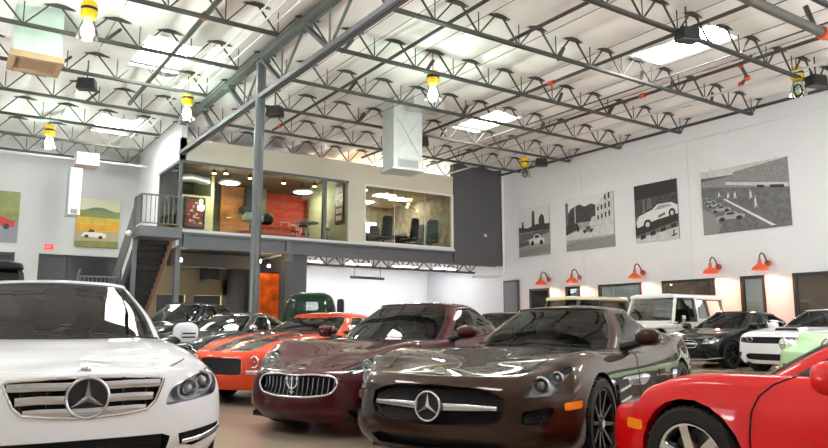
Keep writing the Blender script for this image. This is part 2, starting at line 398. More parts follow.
for i, (x, y) in enumerate(((11.15,25.9),(11.9,26.5),(12.62,25.2),(11.5,24.9),(12.6,27.0))):
    stool(x, y, ['chrome bar stool at the left end of the high table before the orange wall','chrome bar stool behind the high table in the orange lounge','chrome bar stool at the right end of the high table','chrome bar stool nearest the glass before the orange wall','chrome bar stool farthest back near the olive wall'][i], i*.9)
o = empty('high_table', (12.0,25.65,4.1), 0, 'glass topped high table among the chrome stools in the orange lounge', 'table')
b_ = MB(); b_.lathe([(0,1.02),(.5,1.02),(.5,1.05),(0,1.05)], n=20); b_.build('table_top', SILL, o)
b_ = MB(); b_.tube([(0,0,0.03),(0,0,1.02)], .035, 8); b_.lathe([(.25,0),(.25,.03),(0,.04)], n=16); b_.build('pedestal', SILL, o)
o = empty('espresso_machine', (9.8,25.5,4.1), 0, 'dark chrome machine on a stand in front of the amber lounge panel', 'machine')
b_ = MB(); b_.cbox((0,0,.4),(.36,.36,.8)); b_.build('stand', BLK, o, bevel=.02)
b_ = MB(); b_.cbox((0,0,1.0),(1.0,.45,.26)); b_.cbox((0,.1,1.18),(.8,.3,.1)); b_.build('body', GALV, o, bevel=.05)
b_ = MB(); b_.ball((.42,-.05,1.02),(.28,.28,.26)); b_.build('drum', BLK, o, smooth=True)
# conference room
for i, (x, y) in enumerate(((14.2,25.6),(14.3,27.6),(15.9,27.9),(17.0,26.4),(15.9,26.0))):
    q = MB(); q.box(x-.42,y-.3,6.69,x+.42,y+.3,6.715)
    tag(q.build('ceiling_light_panel', LED), ['bright ceiling panel at the near left of the conference room','bright ceiling panel at the far left of the conference room','bright ceiling panel at the far middle of the conference room','bright ceiling panel at the right of the conference room','bright ceiling panel in the middle of the conference room'][i], 'ceiling light')
q = empty('chandelier', (16.6,25.4,6.72), 0, 'branching black chandelier with globe bulbs in the conference room', 'chandelier')
b_ = MB(); b_.tube([(0,0,0),(0,0,-.35)], .02, 6); b_.tube([(-.95,0,-.02),(-.5,.02,-.3),(.1,0,-.45),(.7,.1,-.62)], .018, 6); b_.tube([(-.3,0,-.36),(0,-.4,-.3)], .016, 6); b_.tube([(.2,0,-.47),(.5,.5,-.3)], .016, 6); b_.build('arm', BLK, q)
for p in ((-.95,0,-.02),(.1,0,-.52),(.7,.1,-.62),(0,-.4,-.3),(.5,.5,-.3)):
    b_ = MB(); b_.ball(p, .075); b_.build('bulb', mat('frosted_globe', (240,228,205), .2, emit=((255,230,190),1.5)), q, smooth=True)
def office_chair(x, y, rz, lab):
    o = empty('office_chair', (x,y,4.1), rz, lab, 'chair', 'black office chairs in the conference room')
    b_ = MB(); b_.cbox((0,0,.5),(.52,.5,.1)); b_.build('seat', BLK, o, bevel=.03)
    b_ = MB(); b_.prism([(-.26,0),(.26,0),(.24,.75),(.17,.85),(-.17,.85),(-.24,.75)], .07, ((0,.22,.56),(1,0,0),(0,.12,1),(0,1,0))); b_.build('backrest', BLK, o, bevel=.02)
    for sx in (-1,1):
        b_ = MB(); b_.tube([(sx*.28,.1,.5),(sx*.3,.1,.72),(sx*.3,-.2,.72)], .025, 6); b_.build('armrest', BLK, o)
    b_ = MB(); b_.tube([(0,0,.06),(0,0,.46)], .035, 8)
    for k in range(5):
        a = 2*PI*k/5; b_.tube([(0,0,.1),(.3*math.cos(a),.3*math.sin(a),.05)], .025, 6)
    b_.build('base', BLK, o); return o
for i, (x, y, r) in enumerate(((13.5+.55,25.0,PI/2),(15.0,24.6,PI),(16.2,24.5,PI+.3),(17.35,24.5,PI-.4),(14.8,26.6,0),(16.0,26.7,0),(17.3,25.7,-PI/2))):
    office_chair(x, y, r, ['black office chair at the left end of the conference table','black office chair on the window side, left of centre','black office chair on the window side, right of centre','black office chair at the right corner by the glass','black office chair across the table at left','black office chair across the table at right','black office chair at the right end of the table'][i])
o = empty('conference_table', (15.6,25.6,4.1), 0, 'long dark conference table behind the upstairs window', 'table')
b_ = MB(); b_.cbox((0,0,.73),(2.6,1.1,.05)); b_.build('table_top', MATS['dark_wood'], o, bevel=.02)
for sx in (-1,1):
    b_ = MB(); b_.cbox((sx*.9,0,.35),(.12,.7,.7)); b_.build('leg', BLK, o)
q = MB(); q.box(16.45,28.86,4.3,17.2,28.9,5.95); struct(q.build('window_14', mat('bright_daylit_blind', (255,255,255), .5, emit=((235,244,255),3.))))
q = MB(); q.lathe([(.0,.0),(.06,.0),(.075,.06),(.05,.12),(.0,.13)], n=14, axis='y'); o = q.build('security_camera', WHITE, smooth=True, loc=(19.65,YM-.19,4.95)); tag(o, 'small white camera on the charcoal mezzanine wall', 'camera')

# beneath the mezzanine
BEI = mat('beige_wall_paint', (178,160,128), .7, noise=(1,.04))
m_ = MB(); m_.m(0)
m_.box(XM,29.7,2.3,10.2,29.9,3.72); m_.box(XM,29.7,0,7.3,29.9,2.3); m_.box(8.45,29.7,0,8.8,29.9,2.3); m_.box(10.0,29.7,0,10.4,29.9,3.0)
m_.m(1).box(10.2,27.5,0,10.7,29.9,3.72); m_.m(2).box(XM,30.6,0,11,30.75,3)
struct(m_.build('wall_under_mezzanine', [BEI, mat('dark_grey_paint', (70,66,66), .7), BLK]))
m_ = MB(); m_.box(10.38,YM+.1,0,11.22,YM+.5,3.66); m_.box(10.98,YM+.5,0,11.22,29.9,3.72); struct(m_.build('wall_pier', CHAR))
m_ = MB(); m_.box(11.2,29.7,0,20.8,29.9,3.75); struct(m_.build('wall_back_white', WHC))
for i, (x, y) in enumerate(((12.4,26.3),(14.8,26.3),(17.2,26.3),(19.4,26.3),(12.4,27.8),(14.8,27.8),(17.2,27.8),(19.4,27.8))):
    q = empty('ceiling_strip_light', (x,y,3.66), 0, 'white strip light under the mezzanine, ' + ['first','second','third','fourth'][i%4] + (' of the near row' if i < 4 else ' of the far row'), 'ceiling light', 'strip lights under the mezzanine')
    b_ = MB(); b_.box(-.65,-.08,0,.65,.08,.06); b_.build('housing', WHC, q)
    b_ = MB(); b_.box(-.62,-.06,-.02,.62,.06,0); b_.build('tube', mat('strip_light_tube', (255,255,255), .5, emit=((246,250,255),45)), q)
tr = empty('floor_truss', (0,YM+.32,0), 0, 'long open-web steel truss under the edge of the mezzanine floor', 'truss')
b_ = MB(); b_.box(10.9,-.05,3.64,20.6,.05,3.72); b_.build('top_chord', STEEL, tr)
b_ = MB(); b_.box(11.1,-.05,3.28,19.4,.05,3.36); b_.build('bottom_chord', STEEL, tr)
b_ = MB(); x = 11.1
while x < 19.2:
    b_.tube([(x,0,3.68),(x+.35,0,3.33),(x+.7,0,3.68)], .026, 6); b_.tube([(x+.35,0,3.33),(x+.35,0,3.68)], .02, 6); x += .7
b_.build('web', STEEL, tr)
q = empty('unit_heater', (15.6,26.9,3.12), .1, 'long dark bar hanging below the white ceiling under the mezzanine', 'pipe')
b_ = MB(); b_.tube([(-.9,0,0),(.9,0,0)], .06, 8); b_.build('body', BLK, q)
for sx in (-1,1):
    b_ = MB(); b_.tube([(sx*.7,0,0),(sx*.7,0,.6)], .012, 6); b_.build('hanger', BLK, q)
q = MB(); q.box(6.8,26,3.2,9.9,26.5,3.7); tag(q.build('ceiling_duct', mat('dark_duct', (58,56,56), .6)), 'long dark boxed duct under the mezzanine ceiling', 'duct')
q = MB(); q.box(9.0,28.6,2.9,9.5,29.6,3.7); tag(q.build('air_handler', mat('dark_duct', (58,56,56), .6)), 'grey air box hung on the beige wall under the mezzanine', 'air unit')
# backlit orange artwork under the mezzanine
q = empty('orange_artwork', (11.0,27.2,1.5), 0, 'glowing orange backlit landscape artwork under the mezzanine', 'artwork')
def art_mat():
    m = mat('backlit_orange_print', (190,84,28), .5, noise=(2.2,.9), emit=((210,84,20), .18)); return m
b_ = MB(); b_.box(-.72,.0,-.9,.5,.06,1.65); b_.build('frame', BLK, q)
b_ = MB(); b_.box(-.68,-.02,-.85,.46,0,1.6); b_.build('print', art_mat(), q)
q.location = (10.85,25.9,1.45)
for i, (x, y, z) in enumerate(((6.95,25.2,3.35),(10.35,25.4,3.3),(9.9,25.2,3.45))):
    o = empty('spot_lamp', (x,y,z), 0, ['glowing spotlight at the left end under the mezzanine','glowing spotlight above the orange artwork','small spotlight left of the orange artwork'][i], 'lamp')
    b_ = MB(); b_.tube([(0,0,.05),(0,0,3.72-z)], .012, 6); b_.build('stem', BLK, o)
    b_ = MB(); b_.ball((0,0,0),.06); b_.build('bulb', WARM, o, smooth=True)
# support posts
for (x, y, r, h, lab, cat) in ((6.48,YM+.15,.09,3.66,'thin grey steel post under the left corner of the mezzanine','post'),(5.12,24.0,.07,3.85,'thin grey post under the outer corner of the stair landing','post')):
    q = MB(); q.box(-r,-r,0,r,r,h); tag(q.build('support_post', FASC, loc=(x,y,0), bevel=.01), lab, cat)

# staircase
st = empty('staircase', (5.85,23.6,0), 0, 'steel staircase with landing and railings left of the mezzanine', 'stairs')
b_ = MB(); b_.box(-.8,-.5,3.86,.52,.5,4.2); b_.build('landing', FASC, st, bevel=.01)
for sx, mm, nm in ((-.58,FASC,'stringer'),(.52,mat('brown_stringer', (150,112,92), .6),'stringer')):
    b_ = MB(); b_.prism([(.4,3.9),(.4,4.2),(.6,4.2),(6.1,.15),(6.1,0),(5.7,0)], .06, ((sx-.03,0,0),(0,1,0),(0,0,1),(1,0,0))); b_.build(nm, mm, st)
TRD = mat('dark_tread', (48,46,46), .7)
for k in range(20):
    b_ = MB(); y = .62+k*.27; z = 4.0-k*.2; b_.box(-.55,y,z-.04,.49,y+.29,z); b_.box(-.55,y+.27,z-.2,.49,y+.29,z); b_.build('tread', TRD, st)
RL = mat('grey_railing', (92,94,98), .5)
def rail(name, pts, n):
    b_ = MB(); b_.tube([pts[0],pts[1]], .028, 8)
    a, b = Vector(pts[0]), Vector(pts[1]); lo0, lo1 = Vector(pts[2]), Vector(pts[3]); b_.tube([lo0,lo1], .02, 8)
    for i in range(n+1):
        t = i/n; b_.tube([lo0.lerp(lo1,t), a.lerp(b,t)], .014 if 0 < i < n else .028, 6)
    b_.build(name, RL, st)
rail('front_railing', [(-.78,-.47,5.22),(.5,-.47,5.22),(-.78,-.47,4.3),(.5,-.47,4.3)], 9)
rail('side_railing', [(-.78,-.47,5.22),(-.78,.5,5.22),(-.78,-.47,4.3),(-.78,.5,4.3)], 7)
b_ = MB(); b_.m(0).prism([(.5,4.25),(.5,5.2),(6.0,1.15),(6.0,.2)], .03, ((-.75,0,0),(0,1,0),(0,0,1),(1,0,0))); b_.build('railing_panel', RL, st)
b_ = MB(); b_.tube([(.5,.5,5.22),(.5,6.0,1.15)], .03, 8); b_.build('handrail', RL, st)
q = MB(); q.ball((4.9,23.95,4.02),(.1,.16,.09)); tag(q.build('mounted_flood_light', WHITE, smooth=True), 'small white lamp at the corner of the stair landing', 'lamp')
# tubular barrier on the far floor
o = empty('equipment_rack', (4.35,25.5,0), .04, 'dark tubular rack standing before the far glass doors', 'rack')
for sx in (-1,1):
    b_ = MB(); b_.tube([(sx*.66,0,0),(sx*.66,0,2.62),(sx*.6,0,2.9)], .035, 8); b_.build('post', RL, o)
b_ = MB()
for z in (2.28,2.66): b_.tube([(-.66,0,z),(.66,0,z)], .03, 6)
for i in range(10): b_.tube([(-.58+i*.129,0,2.28),(-.58+i*.129,0,2.66)], .014, 6)
b_.build('bar', RL, o)
q = MB(); q.box(5.62-1.95,YB-.06,3.92,5.62-1.65,YB-.005,4.12); o = q.build('exit_sign', mat('red_sign', (222,70,66), .4, emit=((230,60,60),.6))); tag(o, 'red EXIT sign above the dark glass doors on the far wall', 'sign')
o.location = (-.55,0,.0)
b_ = MB(); x0 = 3.7
for q in ((0,0,.008,.1),(0,.09,.035,.1),(0,.045,.03,.055),(0,0,.035,.01),(.05,0,.06,.1),(.074,0,.084,.1),(.1,0,.11,.1),(.125,0,.135,.1),(.145,.09,.185,.1),(.161,0,.169,.1)): b_.box(x0+q[0],YB-.066,3.97+q[1],x0+q[2],YB-.06,3.97+q[3])
b_.bar((x0+.046,YB-.063,3.975),(x0+.088,YB-.063,4.065),.01); b_.build('lettering', WHITE, o)
# ------------------------------------------------------------------ roof steel
ZBC, ZTC = 7.42, 8.06
GX, GY = 6.4, 16.6
ORD = ['first','second','third','fourth','fifth','sixth','seventh','eighth','ninth','tenth','eleventh']
JY = [8.95+2.52*k for k in range(9)]
def joist(y, x0, x1, label, first, lit=False):
    o = empty('roof_joist', ((x0+x1)/2, y, ZBC), 0, label, 'roof joist', 'open-web roof joists')
    h = (x1-x0)/2; T = ZTC-ZBC
    b_ = MB()
    for s in (-1,1): b_.box(-h, s*.035-.018, T-.06, h, s*.035+.018, T)
    b_.build('top_chord', STEEL, o)
    b_ = MB(); e = .55
    for s in (-1,1): b_.box(-h+e, s*.035-.02, 0, h-e, s*.035+.02, .065)
    b_.build('bottom_chord', STEEL, o)
    b_ = MB(); n = int(round((2*h-2*e)/1.24)); d = (2*h-2*e)/n
    for k in range(n+1):
        x = -h+e+k*d
        b_.tube([(x,0,.03),(x,0,T-.03)], .014, 5)
        for s in (-1,1):
            xt = x+s*d*.42
            if -h-.1 < xt < h+.1: b_.bar((x,0,.03),(xt,0,T-.03), .036, .03)
    b_.build('web', STEEL, o)
    return o
for k, y in enumerate(JY):
    joist(y, GX+.1, 20.75, 'dark open-web roof joist right of the main girder, %s from the camera' % ORD[k], k == 0)
for k, y in enumerate(JY[1:]):
    joist(y, -7.9, GX-.1 if y < 23 else 6.3, 'dark open-web roof joist left of the main girder, %s from the camera' % ORD[k], k == 0)
for k, y in enumerate((6.43, 3.9, 1.4)):
    joist(y, GX+.1, 20.75, 'dark roof joist over the parked sports cars, %s behind the first visible one' % ORD[k], False)
# slanted bridging struts between joists
BR = [(7.4,14.0),(9.8,14.0),(8.9,16.5),(12.0,11.5),(12.9,16.5),(14.5,14.0),(15.0,11.47),(16.3,11.47),(16.7,14.0),(16.2,16.5),(18.2,11.47),(10.6,19.0),(13.9,19.0),(2.4,14.0),(2.6,16.5),(1.9,19.0),(3.0,21.5),(18.9,8.95)]
for x, y in BR:
    q = MB(); q.bar((0,0,.02),(.38,.18,.48), .075, .06)
    tag(q.build('roof_strut', STEEL, loc=(x,y+.06,ZBC)), 'short slanted steel strut from a joist chord up to the roof sheets', 'strut', 'bridging struts')
# girder truss along the hall and its column
g = empty('roof_girder', (GX, 8.4, 6.83), 0, 'long deep grey steel girder truss running from the camera to the mezzanine', 'girder')
y0, y1 = -15.3, 15.3
b_ = MB()
for s in (-1,1): b_.box(s*.06-.05,y0,.99,s*.06+.05,y1,1.16)
b_.build('top_chord', GIRD, g, bevel=.008)
b_ = MB()
for s in (-1,1): b_.box(s*.055-.045,y0,-.05,s*.055+.045,y1,.07)
b_.build('bottom_chord', FASC, g, bevel=.008)
tops = [y-8.4 for y in [-3.65,-1.13,1.39,3.91,6.43]+JY if y < 24]
for i, y in enumerate(tops):
    b_ = MB()
    yb = y-1.25
    for s in (-1,1): b_.bar((s*.05,y,1.0),(s*.05,yb,.03), .05, .07)
    for t in (.3,.55,.8): b_.cbox((0,y-1.25*t,1.0-.97*t),(.12,.05,.03))
    b_.build('diagonal', FASC, g)
    if i+1 < len(tops):
        b_ = MB(); b_.bar((0,yb,.03),(0,yb-1.27,1.0), .05, .05); b_.tube([(0,yb,.05),(0,yb,1.0)], .022, 6); b_.build('strut', GIRD, g)
    b_ = MB(); b_.box(-.11,y-.2,.9,.11,y+.2,1.0); b_.build('gusset', GIRD, g)
q = empty('steel_column', (GX,GY,0), 0, 'tall round grey steel column carrying the roof girder', 'column')
b_ = MB(); b_.lathe([(.125,0),(.125,7.82)], n=24); b_.build('shaft', mat('column_paint', (76,81,83), .35, noise=(2,.04), coat=.2), q, smooth=True)
b_ = MB(); b_.cbox((0,0,.015),(.45,.45,.03)); b_.build('base_plate', FASC, q)
b_ = MB(); b_.cbox((0,0,7.8),(.36,.36,.04)); b_.build('cap_plate', GIRD, q)

# ------------------------------------------------------------------ pipes and conduits in the roof
PIPE = mat('dark_pipe', (62,58,56), .45, noise=(9,.08)); ORC = mat('orange_pipe_coupling', (206,72,40), .4)
WPIPE = mat('white_conduit', (226,228,226), .4)
def pipe(x, ya, yb, z, r, lab, m, cup=(), dx=0):
    o = empty('sprinkler_pipe' if r > .02 else 'conduit', (x,0,z), 0, lab, 'pipe')
    b_ = MB(); b_.tube([(0,ya,0),(dx,yb,0)], r, 10); b_.build('tube', m, o, smooth=True)
    for c in cup:
        b_ = MB(); b_.tube([(dx*(c-ya)/(yb-ya),c-.09,0),(dx*(c-ya)/(yb-ya),c+.09,0)], r*1.5, 10); b_.build('coupling', ORC, o)
    return o
pipe(8.85,8,22.2,7.72,.045,'dark sprinkler pipe running away just right of the main girder',PIPE,(21.6,),.2)
pipe(10.7,5,12,7.72,.045,'dark sprinkler pipe near the camera above the middle ceiling lamp',PIPE)
pipe(13.6,4,24,7.72,.045,'dark sprinkler pipe along the middle of the roof',PIPE,(13.4,21.0))
pipe(16.75,5,24,7.78,.045,'dark sprinkler pipe two thirds across to the right wall',PIPE,(12.8,))
pipe(17.7,4,24,7.5,.03,'thin pale pipe below the joists near the right wall',SILL)
pipe(20.45,4,23.6,7.72,.05,'dark sprinkler pipe closest to the right wall',PIPE)
pipe(15.6,5,24.3,7.6,.02,'thin dark conduit between the two right skylights',PIPE)
pipe(4.3,5,22,7.75,.06,'dark sprinkler pipe crossing the front left skylight',PIPE,(14.6,))
pipe(5.2,5,26,7.72,.022,'left one of three thin white conduits beside the girder',WPIPE)
pipe(5.45,5,24,7.72,.022,'middle one of three thin white conduits beside the girder',WPIPE)
pipe(5.7,5,19,7.72,.022,'right one of three thin white conduits beside the girder',WPIPE)
for i, x in enumerate((7.5,8.0,9.3,10.5,11.0,12.9,14.9,16.1,17.3)):
    pipe(x,5,23,7.62+.03*(i%3),.008,'very thin dark cable strung across the joists',PIPE)['group'] = 'thin roof cables'
# elbow with orange couplings on the right hand sprinkler line
o = empty('pipe_offset', (17.65,9.9,7.75), 0, 'zigzag pipe offset with bright orange couplings near the right skylight', 'pipe')
b_ = MB(); b_.tube([(-.95,-.5,.12),(-.6,.0,.12),(-.1,.12,-.08),(.15,.45,-.14)], .045, 10); b_.build('tube', PIPE, o)
for p in ((-.6,.0,.12),(-.08,.14,-.09),(.15,.45,-.14)):
    b_ = MB(); b_.ball(p,.085); b_.build('coupling', ORC, o, smooth=True)
o = empty('main_sprinkler_pipe', (16.0,6.95,7.25), 0, 'thick grey sprinkler main with orange couplings in the top right corner', 'pipe')
b_ = MB(); b_.tube([(-8,0,0),(4.6,0,0)], .1, 12); b_.build('tube', mat('grey_pipe', (74,72,68), .45, noise=(6,.06)), o, smooth=True)
for x in (-.75,2.6):
    b_ = MB(); b_.tube([(x-.1,0,0),(x+.1,0,0)], .135, 12); b_.build('coupling', ORC, o)
b_ = MB(); b_.tube([(-1.0,.05,.05),(-1.0,.2,.62)], .06, 10); b_.build('riser', PIPE, o)
for x in (-6,-3,0,3):
    b_ = MB(); b_.tube([(x,0,.08),(x,0,.7)], .012, 6); b_.build('hanger', STEEL, o)
o = empty('roof_header', (3,20.4,7.3), 0, 'long thin white pipe crossing under the joists on the far left', 'pipe')
b_ = MB(); b_.tube([(-6,8.1,-.15),(3.2,7.3,-.2)], .05, 8); b_.build('tube', SILL, o)

# ------------------------------------------------------------------ hanging lamps
YEL = mat('yellow_lamp_cap', (238,196,20), .4); BULB = mat('glowing_bulb', (255,255,255), .5, emit=((205,255,222), 30)); CLR = glass_mat('clear_lamp_glass', (240,250,245), .95)
def bay_lamp(x, y, z, lab, on=True):
    o = empty('high_bay_lamp', (x,y,z), 0, lab, 'hanging lamp')
    b_ = MB(); b_.lathe([(0,.56),(.12,.56),(.16,.5),(.16,.28),(.12,.2),(0,.2)], n=18); b_.build('cap', YEL, o, smooth=True)
    b_ = MB(); b_.lathe([(.165,.36),(.165,.42)], n=18, cap=False); b_.build('band', BLK, o)
    b_ = MB(); b_.lathe([(.1,.2),(.13,.1),(.2,-.12),(.22,-.2)], n=20, cap=False); b_.build('glass_cone', CLR, o, smooth=True)
    b_ = MB(); b_.ball((0,0,-.06),(.12,.12,.17)); b_.build('bulb', BULB if on else CLR, o, smooth=True)
    b_ = MB(); b_.tube([(0,0,.56),(0,0,ZC-z-.05)], .012, 6); b_.build('hanger', BLK, o)
    if on:
        l = bpy.data.lights.new('bay_light', 'POINT'); l.energy = 110; l.color = (.86,1,.89); l.shadow_soft_size = .16
        lo = bpy.data.objects.new('lamp_glow', l); COL.objects.link(lo); lo.parent = o; lo.location = (0,0,-.32)
    return o
def pix(px, py, Z):     # point at height Z seen at that spot of the photograph
    f, P, Yw = 700., math.radians(8.2), math.radians(33.9)
    F = Vector((math.sin(Yw)*math.cos(P), math.cos(Yw)*math.cos(P), math.sin(P))); R = Vector((math.cos(Yw), -math.sin(Yw), 0)); D = F.cross(R)
    r = F+R*(px-414)/f+D*(py-224)/f; return Vector((0,0,1.06))+r*((Z-1.06)/r.z)
for (px, py, on, lab) in ((88,28,True,'lit high bay lamp with yellow cap at the top left of the hall'),(187,112,True,'lit high bay lamp with yellow cap beside the upper end of the girder'),
    (433,92,True,'lit high bay lamp with yellow cap between column and middle skylight'),(49,142,True,'lit high bay lamp with yellow cap over the far left wall'),(798,88,False,'unlit high bay lamp with yellow cap near the right wall')):
    p = pix(px, py, 7.0 if on else 7.2); bay_lamp(p.x, p.y, p.z, lab, on)
bay_lamp(12.5,2.5,7.0,'lit high bay lamp with yellow cap added out of view above the red car')  # unseen lamp added as extra light near the camera
p = pix(525,172,7.0); bay_lamp(p.x,p.y,p.z,'unlit high bay lamp with yellow cap in front of the charcoal wall',False)

# ------------------------------------------------------------------ ducts and roof boxes
o = empty('vertical_duct', (11.65,18.0,5.8), -.1, 'galvanised square duct dropping from the roof in the middle of the hall', 'duct')
b_ = MB(); b_.box(-.5,-.4,0,.5,.4,2.3); b_.build('casing', GALV, o, bevel=.012)
b_ = MB()
for a, b in (((-.48,-.415,.35),(.48,-.415,1.75)),((.48,-.415,.35),(-.48,-.415,1.75))): b_.bar(a,b,.02,.02)
for z in (.35,1.78): b_.box(-.52,-.42,z-.02,.52,.42,z+.02)
b_.box(-.55,-.44,-.03,.55,.44,.02); b_.build('crease', GALV, o)
b_ = MB(); b_.m(0).box(-.34,-.43,.06,.36,-.4,.3); b_.m(1)
for k in range(6): b_.box(-.31,-.445,.08+k*.036,.33,-.425,.094+k*.036)
b_.build('vent_grille', [SILL, mat('vent_slat', (150,152,152), .4)], o)
b_ = MB(); b_.box(-.1,-.95,1.85,1.0,-.35,2.3); b_.build('side_branch', GALV, o, bevel=.01)
o = empty('vertical_duct', (3.73,28.0,5.0), 0, 'narrow galvanised duct hanging before the far left wall', 'duct')
b_ = MB(); b_.box(-.2,-.4,0,.2,.4,1.75); b_.build('casing', GALV, o, bevel=.01)
b_ = MB(); b_.bar((-.19,-.41,.3),(.19,-.41,1.5),.015,.015); b_.bar((.19,-.41,.3),(-.19,-.41,1.5),.015,.015); b_.build('crease', GALV, o)
b_ = MB(); b_.box(-.11,-.43,.06,.11,-.4,.22); b_.build('vent_grille', mat('dark_vent', (120,122,122), .5), o)
b_ = MB(); b_.box(-.05,-.6,1.85,.7,.2,2.3); b_.build('top_box', mat('pinkish_box', (224,196,196), .5), o)
o = empty('supply_duct', (1.35,17.2,6.78), 0, 'large square duct with a tan outlet frame at the upper left', 'duct')
b_ = MB(); b_.box(-.5,-.5,.1,.45,.5,1.35); b_.build('casing', mat('duct_green_white', (196,212,204), .4, .4, noise=(2,.1)), o, bevel=.01)
b_ = MB(); TAN = mat('tan_outlet', (168,142,112), .6)
for q in ((-.55,-.55,0,.5,-.43,.14),(-.55,.43,0,.5,.55,.14),(-.55,-.43,0,-.43,.43,.14),(.38,-.43,0,.5,.43,.14)): b_.box(*q)
b_.build('outlet_frame', TAN, o)
b_ = MB(); b_.box(-.43,-.43,.06,.38,.43,.09); b_.build('damper', mat('tan_damper', (150,126,100), .6), o)
o = empty('supply_duct', (19.5,6.1,7.1), 0, 'tan outlet of a duct at the top right corner of the roof', 'duct')
b_ = MB(); b_.box(-.6,-.6,.1,.6,.6,1.0); b_.build('casing', TAN, o, bevel=.01)
b_ = MB(); b_.box(-.65,-.65,0,.65,.65,.12); b_.build('outlet_frame', TAN, o)
for (px, py, r, lab) in ((87,85,.2,'black loudspeaker under the left joists beside the big duct'),(275,112,-.3,'black loudspeaker right of the steel column'),(687,36,.3,'black loudspeaker below the large right skylight'),(816,82,.3,'black loudspeaker beside the unlit lamp near the right wall'),(422,142,0,'black loudspeaker beside the hanging square duct'),(541,163,0,'black loudspeaker at the far corner before the charcoal wall')):
    p = pix(px,py,7.25); o = empty('loudspeaker', (p.x,p.y,p.z), -.6+r, lab, 'speaker')
    b_ = MB(); b_.prism([(-.24,-.13),(.24,-.13),(.2,.16),(-.2,.16)], .3, ((0,-.15,0),(1,0,0),(0,0,1),(0,1,0))); b_.build('cabinet', BLK, o, bevel=.015)
    b_ = MB(); b_.tube([(0,0,.15),(0,0,ZTC-p.z-.14)], .018, 6); b_.build('hanger', STEEL, o)
    b_ = MB(); b_.box(-.2,-.17,-.1,.2,-.148,.12); b_.build('speaker_grille', mat('dark_blue_grille', (22,22,24), .7), o)

# ------------------------------------------------------------------ gooseneck wall lamps
OR = mat('orange_enamel', (206,80,50), .35, coat=.4)
for i, y in enumerate((20.9,19.2,16.21,13.25,11.61)):
    o = empty('gooseneck_lamp', (XW,y,2.66), 0, 'orange gooseneck barn lamp on the white wall, %s counting from the dark door' % ORD[i], 'wall lamp', 'orange gooseneck wall lamps')
    b_ = MB(); b_.lathe([(.25,0),(.235,.05),(.17,.13),(.09,.18),(.055,.22),(.055,.33),(0,.34)], c=(-.5,0,.02), n=24, cap=False); b_.build('shade', OR, o, smooth=True)
    b_ = MB(); b_.tube([(-.02,0,.25),(-.1,0,.27),(-.17,0,.4),(-.26,0,.52),(-.38,0,.55),(-.47,0,.48),(-.5,0,.36)], .022, 8); b_.build('arm', mat('dark_arm', (90,60,56), .4), o, smooth=True)
    b_ = MB(); b_.lathe([(0,-.08),(.1,-.08),(.1,-.03),(.0,0)], c=(0,0,.25), axis='x', n=16); b_.build('wall_plate', OR, o, smooth=True)
    b_ = MB(); b_.ball((-.5,0,.12),.05); b_.build('bulb', WARM, o, smooth=True)
    l = bpy.data.lights.new('barn_light', 'SPOT'); l.energy = 110; l.color = (1,.38,.2); l.spot_size = math.radians(150); l.spot_blend = .3; l.shadow_soft_size = .06
    lo = bpy.data.objects.new('lamp_glow', l); COL.objects.link(lo); lo.parent = o; lo.location = (-.5,0,.06)

# ------------------------------------------------------------------ pictures on the walls
def gmat(v, n=None): return mat('print_grey_%d%s' % (v, 'n' if n else ''), (v,v,v), .55, noise=n)
def picture(name, org, U, W, H, label, polys, base, mats, cat='picture'):
    """canvas with a printed scene: org is its lower left corner, U its width direction on the wall"""
    o = empty(name, org, 0, label, cat); U = Vector(U); N = U.cross(Vector((0,0,1))); t = .035
    b_ = MB(); b_.prism([(0,0),(W,0),(W,H),(0,H)], -t, ((0,0,0),U,(0,0,1),-N)); b_.build('canvas', mat('canvas_edge', (120,120,120), .7), o)
    b_ = MB(); k = 0
    b_.m(base).prism([(0,0),(W,0),(W,H),(0,H)], .002, (N*(t+.001),U,(0,0,1),N))
    for mi, pl in polys:
        k += 1; b_.m(mi).prism([(min(max(u,0),1)*W,min(max(v,0),1)*H) for u, v in pl], .0012, (N*(t+.003+.0009*k),U,(0,0,1),N))
    b_.build('print', mats, o)
    b_ = MB()
    for u in (.12,.88): b_.prism([(u*W-.015,H-.01),(u*W+.015,H-.01),(u*W+.015,H+.1),(u*W-.015,H+.1)], .012, ((0,0,0),U,(0,0,1),N))
    b_.build('hanger', SILL, o)
    return o
def ell(cx, cy, rx, ry, n=10): return [(cx+rx*math.cos(2*PI*i/n), cy+ry*math.sin(2*PI*i/n)) for i in range(n)]
def car2(x, y, s, asp, lo=0, m=0, w=1):
    """small printed racing car: body, cabin, two wheels"""
    a = asp
    return [(m,[(x-s,y),(x+s,y),(x+s,y+.4*s*a),(x+.55*s,y+.5*s*a),(x+.3*s,y+.85*s*a),(x-.25*s,y+.85*s*a),(x-.5*s,y+.5*s*a),(x-s,y+.4*s*a)]),
            (w,[(x-.3*s,y+.5*s*a),(x+.35*s,y+.5*s*a),(x+.22*s,y+.76*s*a),(x-.2*s,y+.76*s*a)]),
            (w,ell(x-.6*s,y+.05*s*a,.22*s,.24*s*a)),(w,ell(x+.6*s,y+.05*s*a,.22*s,.24*s*a))]
GM = [gmat(205),gmat(34),gmat(146,(7,.22)),gmat(95,(7,.28)),gmat(60,(16,.8)),gmat(126,(45,.9)),gmat(184,(6,.16)),gmat(80,(9,.3))]
NU = (0,-1,0)
